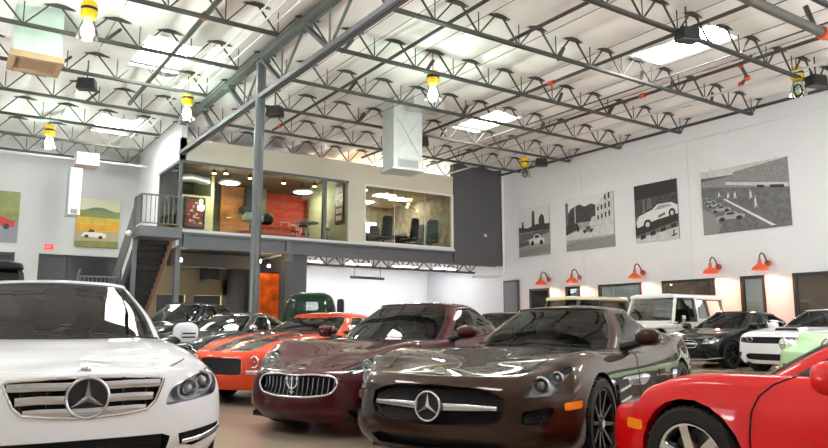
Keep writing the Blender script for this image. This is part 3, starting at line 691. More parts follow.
# first: racing car on a bend
P = [(0,[(0,.56),(1,.56),(1,1),(0,1)]),(4,[(0,.5),(1,.5),(1,.62),(.6,.64),(.3,.58),(0,.62)]),(2,[(0,.0),(1,0),(1,.5),(0,.5)]),(3,[(0,.3),(1,.44),(1,.5),(0,.48)]),
     (4,[(.44,.6),(.54,.6),(.53,.9),(.48,.94),(.45,.88)]),(4,[(.66,.6),(.86,.6),(.84,.78),(.76,.84),(.68,.76)]),(4,[(.1,.58),(.18,.58),(.17,.72),(.12,.72)]),(5,[(0,0),(1,.05),(1,.2),(0,.14)]),(7,[(0,.2),(.4,.24),(.3,.32),(0,.3)])] + car2(.6,.25,.24,.9,m=0,w=1)
picture('race_photo', (XW-.004,22.66,3.96), NU, 1.86, 2.1, 'narrow black and white photo of one racing car, nearest the charcoal wall', P, 2, GM)
P = [(0,[(0,.6),(1,.6),(1,1),(0,1)]),(4,[(.05,.5),(.68,.5),(.68,.78),(.55,.84),(.42,.8),(.3,.86),(.12,.8),(.05,.7)]),(2,[(0,0),(1,0),(1,.5),(0,.52)]),(6,[(0,.2),(1,.22),(1,.42),(.4,.4),(0,.3)]),
     (6,[(.64,.42),(1,.38),(1,1),(.86,.97),(.64,.78)]),(5,[(.0,0),(1,0),(1,.2),(.6,.17),(.3,.18),(0,.13)]),(6,[(.5,.42),(.66,.42),(.66,.6),(.56,.58)]),(6,[(.2,.46),(.22,.46),(.22,.82),(.2,.82)]),(4,[(.0,.3),(.28,.4),(.26,.5),(.1,.55),(0,.48)]),(3,[(0,.5),(.06,.5),(.06,.92),(0,.92)])]
P += [(1,[(.68+.075*i,.52+.01*i+.16*j),(.71+.075*i,.52+.01*i+.16*j),(.71+.075*i,.6+.02*i+.16*j),(.68+.075*i,.595+.02*i+.16*j)]) for i in range(4) for j in range(2 if i < 2 else 3)]
P += car2(.48,.32,.11,1.1,m=3,w=1) + [(1,ell(.27,.4,.03,.06))]
picture('race_photo', (XW-.004,19.86,3.98), NU, 2.45, 2.12, 'square black and white photo of a street race beside a tall building', P, 2, GM)
P = [(1,[(0,.55),(1,.55),(1,1),(0,1)]),(4,[(0,.45),(1,.42),(1,.78),(0,.74)]),(1,[(0,.12),(1,.3),(1,.42),(0,.3)]),(6,[(0,0),(1,0),(1,.2),(0,.08)])]
P += [(0,[(.05,.26),(.5,.36),(1,.42),(1,.56),(.86,.62),(.55,.62),(.42,.54),(.1,.46),(.03,.36)]),(2,[(.45,.52),(.58,.6),(.82,.6),(.88,.56),(.7,.54)]),(1,ell(.3,.3,.1,.09)),(1,ell(.87,.44,.08,.08)),(6,ell(.3,.3,.05,.045)),(6,ell(.87,.44,.04,.04)),(3,[(.18,.5),(.26,.5),(.25,.74),(.2,.74)]),(3,[(.3,.55),(.42,.58),(.4,.76),(.32,.74)]),(3,[(.56,.38),(.72,.43),(.72,.47),(.56,.43)])]
P += [(1,[(.12+.24*i,.05+.045*i),(.24+.24*i,.07+.045*i),(.24+.24*i,.14+.045*i),(.12+.24*i,.12+.045*i)]) for i in range(4)] + [(6,[(.8,.02),(1,.06),(1,.2),(.82,.16)]),(1,[(.84,.05),(.97,.08),(.97,.1),(.84,.07)]),(1,[(.88,.05),(.91,.05),(.91,.16),(.88,.16)])]
picture('race_photo', (XW-.004,16.44,3.98), NU, 1.8, 2.1, 'dark black and white photo of a white coupe with a crowd behind it', P, 3, GM)
P = [(6,[(0,.9),(1,.84),(1,1),(0,1)]),(5,[(0,.84),(.35,.86),(.42,.92),(1,.99),(1,.55),(0,.76)]),(6,[(.3,.74),(1,.56),(1,.62),(.3,.78)]),(1,[(.66,.62),(.74,.6),(.74,.64),(.66,.66)]),(1,[(.8,.59),(.95,.555),(.95,.6),(.8,.63)]),(3,[(0,.7),(1,.52),(1,0),(0,0)]),(0,[(.26,.52),(.29,.52),(.84,.03),(.79,.03)]),(5,[(0,0),(.18,0),(.22,.12),(.14,.3),(0,.42)])]
for x, y, s in ((.06,.56,.05),(.1,.5,.07),(.15,.43,.09),(.23,.34,.12),(.34,.2,.17)): P += car2(x,y,s,.8,m=[2,6,2,0,2][int(s*100)%5],w=1)
for x, y, h in ((.22,.56,.07),(.33,.52,.08),(.41,.5,.1),(.59,.46,.13),(.64,.32,.16)): P += [(0,[(x-.016,y),(x-.008,y),(x+.004,y+h*.5),(x-.008,y+h*.55)]),(0,[(x+.010,y+.01),(x+.018,y+.01),(x+.008,y+h*.55),(x-.003,y+h*.5)]),(0,ell(x,y+h*.68,.011,h*.24,10)),(2,ell(x+.001,y+h,.008,.02,8))]
picture('race_photo', (XW-.004,13.7,3.99), NU, 2.9, 2.1, 'wide black and white photo of drivers running to a row of parked race cars', P, 3, GM)
LM = [mat('print_field_yellow', (198,168,64), .55, noise=(3,.2)),mat('print_olive', (122,122,70), .55, noise=(3,.2)),mat('print_sky', (206,206,176), .55),mat('print_mountain', (104,118,104), .55),mat('print_road', (172,158,128), .55),mat('print_white_car', (232,228,214), .5),mat('print_dark', (44,40,36), .5),mat('print_slate', (124,126,136), .55),mat('print_red', (178,48,40), .5),mat('print_meadow', (126,132,84), .55, noise=(3,.15)),mat('print_golden', (206,150,40), .55, noise=(3,.2))]
P = [(2,[(0,.76),(1,.76),(1,1),(0,1)]),(3,[(.1,.74),(.3,.8),(.42,.83),(.62,.83),(.75,.79),(.95,.74)]),(9,[(0,.6),(1,.6),(1,.76),(0,.76)]),(0,[(0,.42),(1,.42),(1,.62),(0,.62)]),(10,[(0,.34),(1,.36),(1,.48),(0,.46)]),(4,[(0,.12),(1,.12),(1,.34),(0,.32)]),(1,[(0,0),(1,0),(1,.14),(0,.12)])] + [(5,[(.12,.22),(.7,.2),(.71,.28),(.6,.31),(.4,.31),(.2,.3)]),(6,[(.28,.31),(.44,.31),(.42,.36),(.34,.37)]),(6,ell(.26,.22,.05,.035)),(6,ell(.58,.21,.05,.035))]
picture('landscape_print', (4.14,YB-.004,4.1), (1,0,0), 1.6, 1.93, 'yellow landscape print with a white open car on the far left wall', P, 0, LM)
P = [(9,[(0,.55),(1,.55),(1,1),(0,1)]),(1,[(0,.45),(1,.42),(1,.62),(0,.6)]),(7,[(0,0),(1,0),(1,.42),(0,.44)]),(8,[(.3,.34),(.92,.3),(.94,.42),(.8,.46),(.66,.52),(.45,.52),(.34,.44)]),(3,[(.46,.44),(.66,.44),(.62,.5),(.48,.5)]),(6,ell(.44,.33,.06,.06)),(6,ell(.78,.31,.06,.06))]
picture('landscape_print', (.4,YB-.004,4.1), (1,0,0), 1.78, 1.93, 'print of a red car against green hills at the left edge of the far wall', P, 9, LM)
def text(s, size, loc, rot, m, parent, name='lettering', ext=.004, sx=1.):
    c = bpy.data.curves.new(name, 'FONT'); c.body = s; c.size = size; c.extrude = ext; c.align_x = 'CENTER'; c.align_y = 'CENTER'; c.materials.append(m)
    o = bpy.data.objects.new(name, c); COL.objects.link(o)
    o.location = loc; o.rotation_euler = rot; o.scale = (sx,1,1); o.parent = parent
    me = bpy.data.meshes.new_from_object(o.evaluated_get(bpy.context.evaluated_depsgraph_get()))
    n = bpy.data.objects.new(name, me); COL.objects.link(n); n.location = loc; n.rotation_euler = rot; n.scale = (sx,1,1); n.parent = parent
    bpy.data.objects.remove(o); return n
# ------------------------------------------------------------------ cars: body generator
def cr(P, t, sym0=None, sym1=None):
    """Catmull-Rom through the rows of P (n,...) at parameters t; sym = sign vector that mirrors the neighbour at an end"""
    P = np.asarray(P, float); n = len(P)
    a = P[1]*sym0 if sym0 is not None else 2*P[0]-P[1]
    b = P[-2]*sym1 if sym1 is not None else 2*P[-1]-P[-2]
    Q = np.concatenate([a[None], P, b[None]]); t = np.asarray(t, float)
    i = np.clip(t.astype(int), 0, n-2); u = (t-i).reshape((-1,)+(1,)*(P.ndim-1))
    p0, p1, p2, p3 = Q[i], Q[i+1], Q[i+2], Q[i+3]
    return .5*((2*p1)+(p2-p0)*u+(2*p0-5*p1+4*p2-p3)*u*u+(3*p1-p0-3*p2+p3)*u**3)
def inpoly(p, x, y):
    r = False; n = len(p)
    for i in range(n):
        x0, y0 = p[i]; x1, y1 = p[i-1]
        if (y0 > y) != (y1 > y) and x < (x1-x0)*(y-y0)/(y1-y0)+x0: r = not r
    return r
def rnd(poly, r=.3, n=3):
    """round the corners of a polygon (r = share of each edge)"""
    out = []; m = len(poly)
    for i in range(m):
        a, b, c = [np.array(poly[(i+k) % m], float) for k in (-1, 0, 1)]
        p, q = b+(a-b)*r, b+(c-b)*r
        for k in range(n+1):
            t = k/n; out.append(tuple((1-t)**2*p+2*t*(1-t)*b+t*t*q))
    return out
MIR = np.array([1,-1,1.])
class Body:
    """lower body as a grid: stations around the half outline x levels from sill to centreline, then mirrored"""
    def __init__(s, outline, rings, mids, spine, nt=7, nv=5):
        O = np.array(outline, float); K = len(O)
        d = np.zeros((K,2)); d[1:-1] = O[2:]-O[:-2]; d[0] = (0,1); d[-1] = (0,-1)
        d /= np.linalg.norm(d, axis=1)[:,None]; nin = np.stack([d[:,1], -d[:,0]], 1)
        G = []
        for ins, z in rings:
            ins = np.broadcast_to(np.asarray(ins, float), (K,)); z = np.broadcast_to(np.asarray(z, float), (K,))
            q = O + nin*ins[:,None]; q[0,1] = 0; q[-1,1] = 0
            G.append(np.concatenate([q, z[:,None]], 1))
        S = np.array(spine, float); S = np.stack([S[:,0], 0*S[:,0], S[:,1]], 1)
        E = G[-1]
        for f, dz in mids:
            q = E*(1-f)+S*f; q[:,2] += np.broadcast_to(np.asarray(dz, float), (K,)); G.append(q)
        G.append(S)
        G = np.stack(G, 1)                      # K, L, 3
        tt = np.concatenate([np.linspace(i, i+1, nt, endpoint=False) for i in range(K-1)]+[[K-1]])
        vv = np.concatenate([np.linspace(i, i+1, nv, endpoint=False) for i in range(G.shape[1]-1)]+[[G.shape[1]-1]])
        A = cr(G, tt, MIR, MIR)
        B = cr(A.transpose(1,0,2), vv, None, MIR).transpose(1,0,2)
        s.lev = vv; s.nring = len(rings)
        B[:,:,1] = np.maximum(B[:,:,1], 0); B[0,:,1] = 0; B[-1,:,1] = 0; B[:,-1,1] = 0
        s.B = B
    def mesh(s):
        """bmesh of both halves, car frame: x forward (x = -s), y left, z up"""
        B = s.B.copy(); n, m, _ = B.shape
        P = B.copy(); P[:,:,0] *= -1
        bm = bmesh.new(); ids = {}
        for side in (1,-1):
            for i in range(n):
                for j in range(m):
                    if side < 0 and P[i,j,1] < 1e-6: ids[(-1,i,j)] = ids[(1,i,j)]
                    else: ids[(side,i,j)] = bm.verts.new((P[i,j,0], P[i,j,1]*side, P[i,j,2]))
        for side in (1,-1):
            for i in range(n-1):
                for j in range(m-1):
                    q = [ids[(side,i,j)], ids[(side,i,j+1)], ids[(side,i+1,j+1)], ids[(side,i+1,j)]]
                    q = [v for k, v in enumerate(q) if v not in q[:k]]
                    if side < 0: q = q[::-1]
                    if len(q) > 2:
                        try: bm.faces.new(q[::-1])
                        except ValueError: pass
        bmesh.ops.remove_doubles(bm, verts=bm.verts, dist=2e-4)
        bmesh.ops.recalc_face_normals(bm, faces=bm.faces)
        up = sum((f.normal.z*f.calc_area() for f in bm.faces if f.calc_center_median().z > .7), 0)
        if up < 0: bmesh.ops.reverse_faces(bm, faces=bm.faces)
        bm.normal_update(); return bm
AX = {'s':(1,2,0), 'y':(0,2,1), 'z':(0,1,2)}     # polygon axes (u, v) and projection axis
class Car:
    def __init__(s, name, loc, heading, label, cat, group=None):
        s.root = empty(name, (loc[0],loc[1],0), heading, label, cat, group); s.cut_id = {}; s.parts = []
    def set_body(s, body):
        s.bm = body.mesh(); s.body = body
        s.base = BVHTree.FromBMesh(s.bm)
        s.bm.verts.ensure_lookup_table(); s.bm.faces.ensure_lookup_table()
        s.bn = [[v.normal.copy() for v in f.verts] for f in s.bm.faces]; s.bv = [[v.co.copy() for v in f.verts] for f in s.bm.faces]
        s.lay = s.bm.faces.layers.int.new('part')
    def nrm(s, co):
        loc, n, i, d = s.base.find_nearest(co)
        if i is None: return Vector((0,0,1))
        w = [1/((v-co).length+1e-4)**2 for v in s.bv[i]]
        r = Vector((0,0,0))
        for a, q in zip(w, s.bn[i]): r += q*a
        return r.normalized() if r.length > 0 else n
    def hit(s, u, v, axis, side=1, off=0.):
        if axis == 's': o, d = Vector((3,u,v)), Vector((-1,0,0))
        elif axis == 'r': o, d = Vector((-9,u,v)), Vector((1,0,0))
        elif axis == 'y': o, d = Vector((-u,3*side,v)), Vector((0,-side,0))
        else: o, d = Vector((-u,v,4)), Vector((0,0,-1))
        loc, n, i, t = s.base.ray_cast(o, d)
        if loc is None:
            loc, n, i, t = s.base.find_nearest(Vector((.0,u,v)) if axis == 's' else (Vector((-u,.9*side,v)) if axis == 'y' else Vector((-u,v,.9))))
        return loc + s.nrm(loc)*off
    def drape(s, pts, axis, side=1, off=0., n=6, closed=False):
        out = []; m = len(pts)
        for i in range(m if closed else m-1):
            a, b = pts[i], pts[(i+1) % m]
            for k in range(n): out.append(s.hit(a[0]+(b[0]-a[0])*k/n, a[1]+(b[1]-a[1])*k/n, axis, side, off))
        if not closed: out.append(s.hit(*pts[-1], axis, side, off))
        return out
    def cut(s, pid, poly, axis, lim, both=True):
        """imprint a polygon on the skin: 's' front view (y,z) with s < lim, 'y' side view (s,z), 'z' plan view (s,y) above height lim; faces inside get part id pid"""
        bm = s.bm; polys = []
        if axis == 's': polys = [[(p[0],p[1]) for p in poly]] + ([[(-p[0],p[1]) for p in poly]] if both else [])
        elif axis == 'y': polys = [[(-p[0],p[1]) for p in poly]]
        else: polys = [[(-p[0],p[1]) for p in poly]] + ([[(-p[0],-p[1]) for p in poly]] if both else [])
        U, V, Wx = AX[axis]
        sides = [None]
        if axis == 'y': sides = [1,-1] if both else [both or 1]
        for pl in polys:
            for sd in sides:
                us = [p[0] for p in pl]; vs_ = [p[1] for p in pl]
                bb = (min(us)-.01, max(us)+.01, min(vs_)-.01, max(vs_)+.01)
                def ok(c, f):
                    if axis == 's' and (-c.x > lim or f.normal.x < -.2): return False
                    if axis == 'y' and (c.y*sd < lim): return False
                    if axis == 'z' and (c.z < lim or f.normal.z < .1): return False
                    return True
                def near():
                    r = []
                    for f in bm.faces:
                        if f[s.lay] != 0: continue
                        a = [v.co[U] for v in f.verts]; b = [v.co[V] for v in f.verts]
                        if max(a) < bb[0] or min(a) > bb[1] or max(b) < bb[2] or min(b) > bb[3]: continue
                        if ok(f.calc_center_median(), f): r.append(f)
                    return r
                F = near()
                for i in range(len(pl)):
                    a, b = pl[i], pl[(i+1) % len(pl)]
                    dx, dy = b[0]-a[0], b[1]-a[1]; L = math.hypot(dx, dy)
                    if L < 1e-5: continue
                    no = [0,0,0]; no[U] = -dy/L; no[V] = dx/L; co = [0,0,0]; co[U], co[V] = a
                    # only faces close to this edge
                    lo_u, hi_u, lo_v, hi_v = min(a[0],b[0])-.004, max(a[0],b[0])+.004, min(a[1],b[1])-.004, max(a[1],b[1])+.004
                    E = []
                    for f in F:
                        if not f.is_valid: continue
                        x = [v.co[U] for v in f.verts]; y = [v.co[V] for v in f.verts]
                        if max(x) < lo_u or min(x) > hi_u or max(y) < lo_v or min(y) > hi_v: continue
                        E.append(f)
                    if not E: continue
                    g = set(E)
                    for f in E: g.update(f.edges); g.update(f.verts)
                    r = bmesh.ops.bisect_plane(bm, geom=list(g), dist=1e-5, plane_co=co, plane_no=no)
                    F = [f for f in F if f.is_valid]
                    F += [x for x in r['geom'] if isinstance(x, bmesh.types.BMFace) and x.is_valid]
                    F = list(set(F))
                for f in near():
                    c = f.calc_center_median()
                    if inpoly(pl, c[U], c[V]): f[s.lay] = pid
    def take(s, pid, drop=False):
        """faces of a part id leave the skin; returns (verts, faces, boundary edges as vertex pairs)"""
        fs = [f for f in s.bm.faces if f[s.lay] == pid]; vid = {}; V = []; F = []; ec = {}
        for f in fs:
            q = []
            for v in f.verts:
                if v not in vid: vid[v] = len(V); V.append(v.co.copy())
                q.append(vid[v])
            F.append(q)
            for a, b in zip(q, q[1:]+q[:1]): ec[(min(a,b),max(a,b))] = ec.get((min(a,b),max(a,b)), []) + [(a,b)]
        bd = [e[0] for e in ec.values() if len(e) == 1]
        bmesh.ops.delete(s.bm, geom=fs, context='FACES')
        return V, F, bd
    def skin_obj(s, name, V, F, m, parent=None, normals=True, off=0.):
        me = bpy.data.meshes.new(name)
        if off: V = [v+s.nrm(v)*off for v in V]
        me.from_pydata([tuple(v) for v in V], [], F); me.materials.append(m)
        me.polygons.foreach_set('use_smooth', [True]*len(me.polygons))
        if normals and len(V): me.normals_split_custom_set_from_vertices([tuple(s.nrm(Vector(v))) for v in V])
        o = bpy.data.objects.new(name, me); COL.objects.link(o); o.parent = parent or s.root; return o
    def recess(s, pid, name, depth, m, wall=None, parent=None, inward=None):
        """cut-out whose floor lies 'depth' behind the skin, with its side walls"""
        V, F, bd = s.take(pid)
        if not V: return None
        ys = [v.y for v in V]
        if min(ys) < -.02 and max(ys) > .02 and not any(min(V[i].y for i in f)*max(V[i].y for i in f) < 1e-6 for f in F):
            for sd in (1,-1):                      # one recess per side
                fs = [f for f in F if V[f[0]].y*sd > 0]; ids = sorted({i for f in fs for i in f}); mp = {i:k for k, i in enumerate(ids)}
                o = s._recess(name, [V[i] for i in ids], [[mp[i] for i in f] for f in fs], [(mp[a],mp[b]) for a, b in bd if a in mp and b in mp], depth, m, wall, parent, inward)
            return o
        return s._recess(name, V, F, bd, depth, m, wall, parent, inward)
    def _recess(s, name, V, F, bd, depth, m, wall, parent, inward):
        D = [inward or (-s.nrm(v)) for v in V]
        W = [v + (Vector(d)*depth) for v, d in zip(V, D)]
        n = len(V); b_ = MB()
        b_.m(0).add(W, F)
        b_.m(1).add(V + W, [(a, b, n+b, n+a) for a, b in bd])
        return b_.build(name, [m, wall or m], parent or s.root)
    def finish(s, m, name='body', parent=None):
        """what is left of the skin becomes the painted body"""
        bm = s.bm; V = []; F = []; vid = {}
        for f in bm.faces:
            q = []
            for v in f.verts:
                if v not in vid: vid[v] = len(V); V.append(v.co.copy())
                q.append(vid[v])
            F.append(q)
        o = s.skin_obj(name, V, F, m, parent); bm.free(); s.bodyobj = o; return o
    def tube(s, name, pts, r, m, parent=None, n=6, closed=False):
        b_ = MB(); b_.tube(pts, r, n, closed); return b_.build(name, m, parent or s.root, smooth=50)

def superell(b_, c, r, e=.75, n=16, m=10):
    """rounded box-like ball"""
    f = lambda w: math.copysign(abs(w)**e, w); vs = []; fs = []
    for i in range(m+1):
        t = -PI/2+PI*i/m
        for k in range(n):
            a = 2*PI*k/n; vs.append((c[0]+r[0]*f(math.cos(t))*f(math.cos(a)), c[1]+r[1]*f(math.cos(t))*f(math.sin(a)), c[2]+r[2]*f(math.sin(t))))
    for i in range(m):
        for k in range(n): fs.append((i*n+k, i*n+(k+1)%n, (i+1)*n+(k+1)%n, (i+1)*n+k))
    return b_.add(vs, fs)

CHROME = mat('chrome', (225,226,230), .08, 1.)
SATIN = mat('satin_silver', (205,207,212), .25, .9)
TYRE = mat('tyre_rubber', (26,26,27), .75, noise=(30,.1)); DARKM = mat('dark_cavity', (12,12,13), .7)
RUB = mat('black_rubber', (16,16,17), .5); CABGL = glass_mat('car_window_glass', (205,222,214), .5, ior=1.42); LENS = glass_mat('clear_lens', (248,250,250), .96, ior=1.3)
CABD = glass_mat('dark_car_glass', (150,165,160), .4)
REFL = mat('lamp_reflector', (190,194,198), .18, .9); AMB = mat('amber_lens', (255,142,24), .25, coat=.6)
INTB = mat('black_interior', (34,33,33), .7, noise=(20,.1)); LEA = mat('dark_seat_leather', (44,42,41), .55, noise=(14,.1)); LEAT = mat('pale_seat_leather', (168,156,140), .55, noise=(14,.08)); MIRG = mat('mirror_glass', (235,238,240), .02, 1.)
RED = mat('red_lens', (170,16,18), .2, coat=.6); DISC = mat('brake_disc', (120,120,122), .35, .9)

def make_wheel(R, w, rimR, spokes, style, m, hub=None, twin=False):
    """wheel in its own frame: axis y, outer face towards +y. returns a tyre object with rim, disc and cap below it"""
    b_ = MB(); r0 = rimR
    b_.lathe([(r0,-w/2),(R*.93,-w/2),(R*.985,-w*.42),(R,-w*.25),(R,w*.25),(R*.985,w*.42),(R*.93,w/2),(r0+.01,w/2),(r0,w*.44),(r0,-w/2)], axis='y', n=48, cap=False)
    for k in range(40):                                        # tread grooves read as small blocks
        a = 2*PI*k/40
        for y in (-w*.36, w*.36): b_.cbox(((R-.004)*math.sin(a),y,(R-.004)*math.cos(a)),(.012,w*.2,.012))
    t = b_.build('wheel', TYRE, smooth=35)
    b_ = MB(); b_.lathe([(r0*1.0,w*.5),(r0*1.0,w*.47),(r0*.95,w*.46),(r0*.92,w*.36),(r0*.93,-w*.4)], axis='y', n=48, cap=False)
    hubr = .075 if style != 'disc' else .1
    y0 = w*.36
    if style == 'disc':
        b_.lathe([(r0*.93,w*.3),(r0*.6,w*.42),(r0*.3,w*.44),(0,w*.44)], axis='y', n=32, cap=False)
    else:
        for k in range(spokes):
            a = 2*PI*k/spokes
            for da in ((-.11,.11) if twin else (0,)):
                ang = a+da; wd = .02 if twin else (.032 if spokes > 7 else .075)
                p = Vector((math.sin(a)*hubr*.6, y0-.005, math.cos(a)*hubr*.6)); q = Vector((math.sin(ang)*r0*.95, y0+.012, math.cos(ang)*r0*.95))
                d = (q-p).normalized(); sx = d.cross(Vector((0,1,0))).normalized()
                wa, wb = wd*.55, wd*.5
                vs = []
                for pt, ww in ((p,wa),(q,wb)):
                    vs += [pt-sx*ww-Vector((0,.03,0)), pt+sx*ww-Vector((0,.03,0)), pt+sx*ww*.7+Vector((0,.012,0)), pt-sx*ww*.7+Vector((0,.012,0))]
                b_.add(vs, [(0,1,2,3),(7,6,5,4),(0,4,5,1),(1,5,6,2),(2,6,7,3),(3,7,4,0)])
        b_.lathe([(hubr,y0-.03),(hubr,y0+.005),(hubr*.75,y0+.014),(0,y0+.014)], axis='y', n=20, cap=False)
        for k in range(5):
            a = 2*PI*k/5+.3; b_.cbox((math.sin(a)*hubr*.66,y0+.016,math.cos(a)*hubr*.66),(.014,.012,.014))
    b_.build('rim', m, t, smooth=35)
    b_ = MB(); b_.lathe([(r0*.82,-.01),(r0*.82,.012),(0,.012)], axis='y', n=32, cap=False); b_.build('brake_disc', DISC, t, smooth=35)
    b_ = MB(); b_.lathe([(r0*.99,-w*.3),(0,-w*.3)], axis='y', n=24, cap=False); b_.build('barrel', DARKM, t)
    b_ = MB(); b_.lathe([(hubr*.45,y0+.01),(hubr*.42,y0+.028),(0,y0+.03)], axis='y', n=16, cap=False); b_.build('centre_cap', hub or m, t, smooth=35)
    return t
def put_wheels(car, f, r, y, R, w, rimR, spokes, style, m, hub=None, twin=False, Rr=None, steer=0.):
    proto = make_wheel(R, w, rimR, spokes, style, m, hub, twin); first = True
    for s_, side in ((f,1),(f,-1),(r,1),(r,-1)):
        if first: o = proto; first = False
        else: o = copy_tree(proto)
        o.parent = car.root; k = (Rr/R if Rr and s_ == r else 1.)
        o.location = (-s_, side*(y-w/2), R*k); o.scale = (k,k,k); o.rotation_euler = (0,.2,(0 if side > 0 else PI)+(steer if s_ == f else 0))
def arches(car, f, r, y, R, zc, well, Rr=None, n=22):
    """open wheel arches with rolled lips and dark wells"""
    lips = MB(); wells = []
    for s_, rr in ((f,R),(r,Rr or R)):
        poly = [(s_+rr*math.cos(2*PI*k/n), zc+rr*math.sin(2*PI*k/n)) for k in range(n)]
        car.cut(99, poly, 'y', .45)
    V, F, bd = car.take(99)
    W = [v+Vector((0,-math.copysign(.07,v.y),0)) for v in V]; nn = len(V)
    lips.add(V+W, [(a,b,nn+b,nn+a) for a, b in bd]); 
    car.lips = lips
    for s_, rr in ((f,R),(r,Rr or R)):
        for side in (1,-1):
            b_ = MB(); m = 18; yo, yi = side*(y-.05), side*(y-.42); vs = []; fs = []
            for k in range(m+1):
                a = -.5+(PI+1.)*k/m
                for yy in (yo, yi): vs.append((-s_+(rr+.012)*math.cos(a), yy, zc+(rr+.012)*math.sin(a)))
            c = len(vs); vs.append((-s_, yi, zc))
            for k in range(m):
                fs.append((2*k,2*k+2,2*k+3,2*k+1)); fs.append((2*k+1,2*k+3,c))
            b_.add(vs, fs); b_.build('wheel_well', DARKM, car.root)

def make_cabin(car, base, top, crown, m, glass, bulge=.03, drop=.02, nt=6, nv=5, roof_mat=None, pillars=(2,3), rear_t=6, bpil=4., trim=None, fixed_z=None, edge=.07, side_glass=True, cap_m=None, quarter=True):
    """greenhouse: stations 0 screen centre,1,2 A-pillar front,3 A-pillar back,4 B-pillar,5 side glass end,6 rear screen edge,7 rear centre"""
    Bz = []
    for k, (s_, y) in enumerate(base):
        h = car.hit(s_, y if y > 1e-3 else 1e-3, 'z'); Bz.append((s_, y, (h.z if fixed_z is None else fixed_z[k])-drop))
    Bp = np.array(Bz); Tp = np.array(top, float); K = len(Bp)
    cen = np.array([[np.mean(Tp[:,0]), 0, 0]])
    L1 = (Bp+Tp)/2
    out = L1[:,:2]-np.array([np.mean(Bp[:,0]),0]); out[:,0] *= .25; out /= np.linalg.norm(out, axis=1)[:,None]
    L1[:,:2] += out*bulge
    C = np.array([(a,0,b) for a, b in crown], float)
    E1 = Tp*(1-edge)+C*edge; E1[:,2] = Tp[:,2]+.45*(C[:,2]-Tp[:,2])+.004
    E2 = (Tp+C)/2; E2[:,2] = Tp[:,2]*.14+C[:,2]*.86
    G = np.stack([Bp, L1, Tp, E1, E2, C], 1)
    br = sorted(set(list(np.round(np.concatenate([np.linspace(i,i+1,nt,endpoint=False) for i in range(K-1)]+[[K-1]]),4)) + [bpil-.06, bpil+.06, pillars[0]-.12 if pillars[0]-.12 > 0 else .1, pillars[1]+.05, 4.94, rear_t+.12]))
    br = np.array(br)
    vv = np.array(sorted(set(list(np.round(np.concatenate([np.linspace(i,i+1,nv,endpoint=False) for i in range(5)]+[[5]]),4))+[.09,1.9])))
    A = cr(G, br, MIR, MIR); D = cr(A.transpose(1,0,2), vv, None, MIR).transpose(1,0,2)
    D[:,:,1] = np.maximum(D[:,:,1],0); D[0,:,1] = 0; D[-1,:,1] = 0; D[:,-1,1] = 0
    P = D.copy(); P[:,:,0] *= -1
    def cls(t, v):
        if v > 2: return 'roof'
        if t < pillars[0]:
            if v < .09: return 'gasket'
            if v > 1.9 or t > pillars[0]-.12: return 'gasket'
            return 'windshield'
        if t < pillars[1]: return 'pillar'
        if t < 5:
            if v < .09 or v > 1.9 or abs(t-bpil) < .06 or t > 4.94 or t < pillars[1]+.05: return 'gasket'
            return 'side_front' if t < bpil else 'side_rear'
        if t < rear_t: return 'pillar'
        if t < rear_t+.12 or v < .09 or v > 1.9: return 'gasket'
        return 'rear_window'
    n, mm = len(br), len(vv)
    # smooth normals from the whole half grid
    du = np.gradient(P, axis=0); dv = np.gradient(P, axis=1); N = np.cross(du, dv)
    N /= (np.linalg.norm(N, axis=2)[:,:,None]+1e-9)
    if N[n//2, -2, 2] < 0: N = -N
    N[:,-1] = (0,0,1); N[0,:,1] = 0; N[-1,:,1] = 0
    bags = {}
    for i in range(n-1):
        for j in range(mm-1):
            c = cls((br[i]+br[i+1])/2, (vv[j]+vv[j+1])/2)
            for side in (1,-1):
                key = c if c in ('windshield','rear_window','roof','pillar','gasket') else (c, side)
                key = 'roof' if key == 'pillar' else key
                V, F, NN, ids = bags.setdefault(key, ([],[],[],{})); q = []
                for a, b in ((i,j),(i,j+1),(i+1,j+1),(i+1,j)):
                    p = P[a,b]; sd = 0 if p[1] < 1e-6 else side
                    kk = (sd,a,b) if b < mm-1 else ('c',a)
                    if kk not in ids:
                        ids[kk] = len(V); V.append((p[0],p[1]*side,p[2])); NN.append((N[a,b,0],N[a,b,1]*(side if sd else 0),N[a,b,2]))
                    q.append(ids[kk])
                q = [v for k, v in enumerate(q) if v not in q[:k]]
                if len(q) > 2: F.append(q if side < 0 else q[::-1])
    names = {'windshield':('windshield',glass),'rear_window':('rear_window',glass),'roof':('roof',roof_mat or m),'gasket':('window_trim',trim or RUB)}
    for key, (V, F, NN, ids) in bags.items():
        nm, mt = names[key] if key in names else ('side_window', glass)
        me = bpy.data.meshes.new(nm); me.from_pydata(V, [], F); me.materials.append(mt)
        bmx = bmesh.new(); bmx.from_mesh(me); bmesh.ops.recalc_face_normals(bmx, faces=bmx.faces)
        tot = sum((f.normal.dot(Vector(NN[f.verts[0].index])) for f in bmx.faces), 0)
        if tot < 0: bmesh.ops.reverse_faces(bmx, faces=bmx.faces)
        bmx.to_mesh(me); bmx.free()
        me.polygons.foreach_set('use_smooth', [True]*len(me.polygons))
        me.normals_split_custom_set_from_vertices(NN)
        o = bpy.data.objects.new(nm, me); COL.objects.link(o); o.parent = car.root
    car.cab = (br, vv, P)
    car.footprint = [(s_, y*.93) for s_, y in base] 
    return P
def cab_path(car, t0, t1, v, side=1, off=.006, n=14):
    br, vv, P = car.cab; j = int(np.argmin(abs(vv-v))); out = []
    for t in np.linspace(t0, t1, n):
        i = int(np.clip(np.searchsorted(br, t)-1, 0, len(br)-2)); u = (t-br[i])/(br[i+1]-br[i])
        p = P[i,j]*(1-u)+P[i+1,j]*u; out.append((p[0], (p[1]+off)*side, p[2]+.002))
    return out
